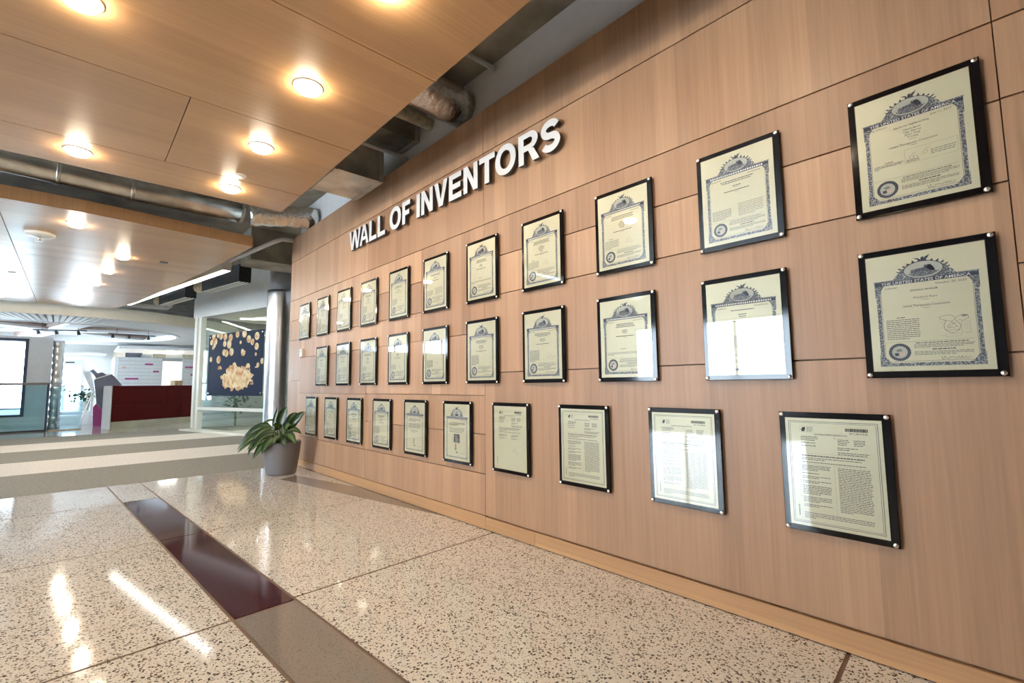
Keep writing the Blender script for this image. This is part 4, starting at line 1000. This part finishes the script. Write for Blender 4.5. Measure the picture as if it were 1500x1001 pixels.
# low white plinth and steps
single('white_plinth', MB().box(-20.4, -19.7, -0.52, 0.50, 0, 0.27).box(-22.0, -20.4, -0.55, 0.60, 0, 0.36), 'paint_white', 'low white stepped plinth behind the glass screen', 'plinth')
t = thing('potted_plant', 'small dark green bush in a pale pot near the glass doors', 'potted plant', (-21.2, 0.28, 0.36))
obj('pot', MB().lathe([(0.10, 0.0), (0.14, 0.02), (0.17, 0.30), (0.15, 0.30), (0.02, 0.26)], 18), 'paint_wall', t)
mb = MB()
for i in range(200):
    p = Vector((r_.gauss(0, .14), r_.gauss(0, .20), 0.50 + r_.gauss(0, .12))); d = Vector((r_.uniform(-1, 1), r_.uniform(-1, 1), r_.uniform(-.6, .6))).normalized() * 0.085; s_ = d.cross(Vector((0, 0, 1))).normalized() * 0.04
    b = len(mb.v); mb.v += [tuple(p - d), tuple(p + s_), tuple(p + d), tuple(p - s_)]; mb.face([b, b + 1, b + 2, b + 3])
obj('foliage', mb, 'plant_green', t, kind='stuff'); obj('stem', MB().tube([(0, 0, 0.2), (0, 0, 0.5)], 0.02, 6), 'stem_green', t)
w7 = struct('window_7', MB().box(-27.14, -27.06, -8.2, -1.3, 0.3, 0.36).box(-27.14, -27.06, -8.2, -1.3, 3.34, 3.4), 'window_frame_dark')
for i in range(5): obj('mullion', MB().box(-27.14, -27.06, -8.2 + 1.71 * i, -8.14 + 1.71 * i, 0.3, 3.4), 'window_frame_dark', w7)
for i in range(4): obj('pane', MB().box(-27.105, -27.095, -8.14 + 1.71 * i, -6.49 + 1.71 * i, 0.36, 3.34), 'window_glass', w7)
# far wall with glazed doors
struct('wall_far', MB().box(-27.2, -27.0, -8.9, -8.2, 0, 3.95).box(-27.2, -27.0, -1.3, -0.86, 0, 3.95).box(-27.2, -27.0, -8.2, -1.3, 0, 0.3).box(-27.2, -27.0, -8.2, -1.3, 3.4, 3.95).box(-27.2, -27.0, 0.30, 8.9, 0, 3.95).box(-27.2, -27.0, -0.86, 0.30, 2.30, 3.95), 'paint_wall')
d1 = struct('door_1', MB().box(-27.1, -26.98, -0.86, 0.30, 2.06, 2.30).box(-27.1, -26.98, -0.86, -0.80, 0, 2.06).box(-27.1, -26.98, 0.24, 0.30, 0, 2.06).box(-27.1, -26.98, -0.40, -0.22, 0, 2.06).box(-27.1, -26.98, -0.80, 0.24, 0.0, 0.10), 'paint_cool')
for y0, y1 in ((-0.80, -0.40), (-0.22, 0.24)): obj('pane', MB().box(-27.05, -27.04, y0, y1, 0.10, 2.06), 'window_glass', d1)
obj('sign_plate', MB().box(-26.98, -26.96, -0.28, 0.0, 2.16, 2.21), 'black_metal', d1)
single('slatted_canopy', MB().box(-26.95, -25.4, -0.95, 0.95, 2.48, 2.54), 'slat_white', 'white slatted canopy over the far glass doors', 'canopy')
# round atrium ceiling: fascia ring, slatted soffit, domed middle with beams
CX, CYR = -20.0, -0.5
def ringband(r0, r1, z0, z1, a0=0, a1=360, n=72):
    mb = MB(); k = n + 1
    for i in range(k):
        a = R(a0 + (a1 - a0) * i / n); c, s = math.cos(a), math.sin(a)
        mb.v += [(CX + r0 * c, CYR + r0 * s, z0), (CX + r1 * c, CYR + r1 * s, z0), (CX + r1 * c, CYR + r1 * s, z1), (CX + r0 * c, CYR + r0 * s, z1)]
    for i in range(n):
        b = i * 4; e = b + 4
        for j in range(4): j2 = (j + 1) % 4; mb.face([b + j, e + j, e + j2, b + j2])
    return mb
ring_c = struct('ceiling_ring', ringband(4.78, 4.85, 2.80, 3.08), 'paint_cream')
struct('trim_3', ringband(3.14, 4.78, 2.83, 2.86), 'slat_dark')
ns = 220
slat_me = MB().box(3.16, 4.77, -0.042, 0.042, 2.796, 2.808).mesh('soffit_slat', ['slat_white'])
for i in range(ns):
    a = 2 * math.pi * i / ns
    link('soffit_slat', slat_me, ring_c, (CX, CYR, 0), a)
struct('trim_4', ringband(3.04, 3.14, 2.785, 3.02), 'paint_wall')
struct('ceiling_dome', MB().lathe([(3.12, 2.985), (1.6, 3.0), (0.01, 3.0)], 48, CX, CYR, cap=False), 'paint_white')
for k in range(6):
    a = R(60 * k + 14)
    o = struct('trim_%d' % (5 + k), MB().box(0.3, 3.06, -0.24, 0.24, 2.84, 2.975).box(0.3, 3.06, -0.32, -0.24, 2.90, 2.98, 1).box(0.3, 3.06, 0.24, 0.32, 2.90, 2.98, 1), ['paint_wall', 'oculus_brown'], (CX, CYR, 0), a)
for (x, y, a, lb) in ((-18.6, -0.35, 1.2, 'short black track light with spot heads under the round ceiling'), (-19.0, 1.3, 1.75, 'long black track light with spaced spot heads under round ceiling')):
    t = thing('track_light', lb, 'track light', (x, y, 2.74), a)
    obj('track', MB().box(-0.6, 0.6, -0.015, 0.015, 0.0, 0.03), 'black_metal', t)
    for u in (-0.5, -0.1, 0.4): h_ = obj('spot_head', MB().tube([(u, 0, 0), (u + 0.02, 0.03, -0.10)], [0.03, 0.045], 10), 'black_metal', t)
    for u in (-0.4, 0.4): obj('hanger', MB().tube([(u, 0, 0.03), (u, 0, 0.25)], 0.006, 6), 'black_metal', t)

# ================================================================= REST OF THE BUILDING (behind and beside the viewer)
# the plaques mirror one bright window behind the viewer; the cropped atrium window runs on out of the picture
wb = struct('wall_back', MB().box(-34, -18.2, -9.0, -8.9, 0, 0.35).box(-34, -18.2, -9.0, -8.9, 3.4, 3.95).box(-18.2, -8.6, -9.0, -8.9, 0, 3.95).box(-8.6, -3.8, -9.0, -8.9, 0, 0.4).box(-8.6, -3.8, -9.0, -8.9, 2.85, 3.95).box(-3.8, 7, -9.0, -8.9, 0, 3.95), 'paint_wall')
def glazing(name, x0, x1, z0, z1, nx):
    w = struct(name, MB().box(x0, x1, -8.98, -8.92, z0, z0 + 0.06).box(x0, x1, -8.98, -8.92, z1 - 0.06, z1), 'window_frame_dark')
    for i in range(nx + 1):
        x = x0 + (x1 - x0) * i / nx; obj('mullion', MB().box(x - 0.03, x + 0.03, -8.99, -8.91, z0, z1), 'window_frame_dark', w)
    for i in range(nx):
        a = x0 + (x1 - x0) * i / nx + 0.03; b = x0 + (x1 - x0) * (i + 1) / nx - 0.03; obj('pane', MB().box(a, b, -8.955, -8.945, z0 + 0.06, z1 - 0.06), 'window_glass', w)
glazing('window_back_offscreen', -8.6, -3.8, 0.4, 2.85, 3); glazing('window_atrium_offscreen', -34, -18.2, 0.35, 3.4, 10)
struct('wall_near', MB().box(6.0, 6.2, -9.0, 9.0, 0, 3.95), 'paint_wall')
struct('wall_side', MB().box(-34, 7, 8.9, 9.0, 0, 3.95), 'paint_cream')
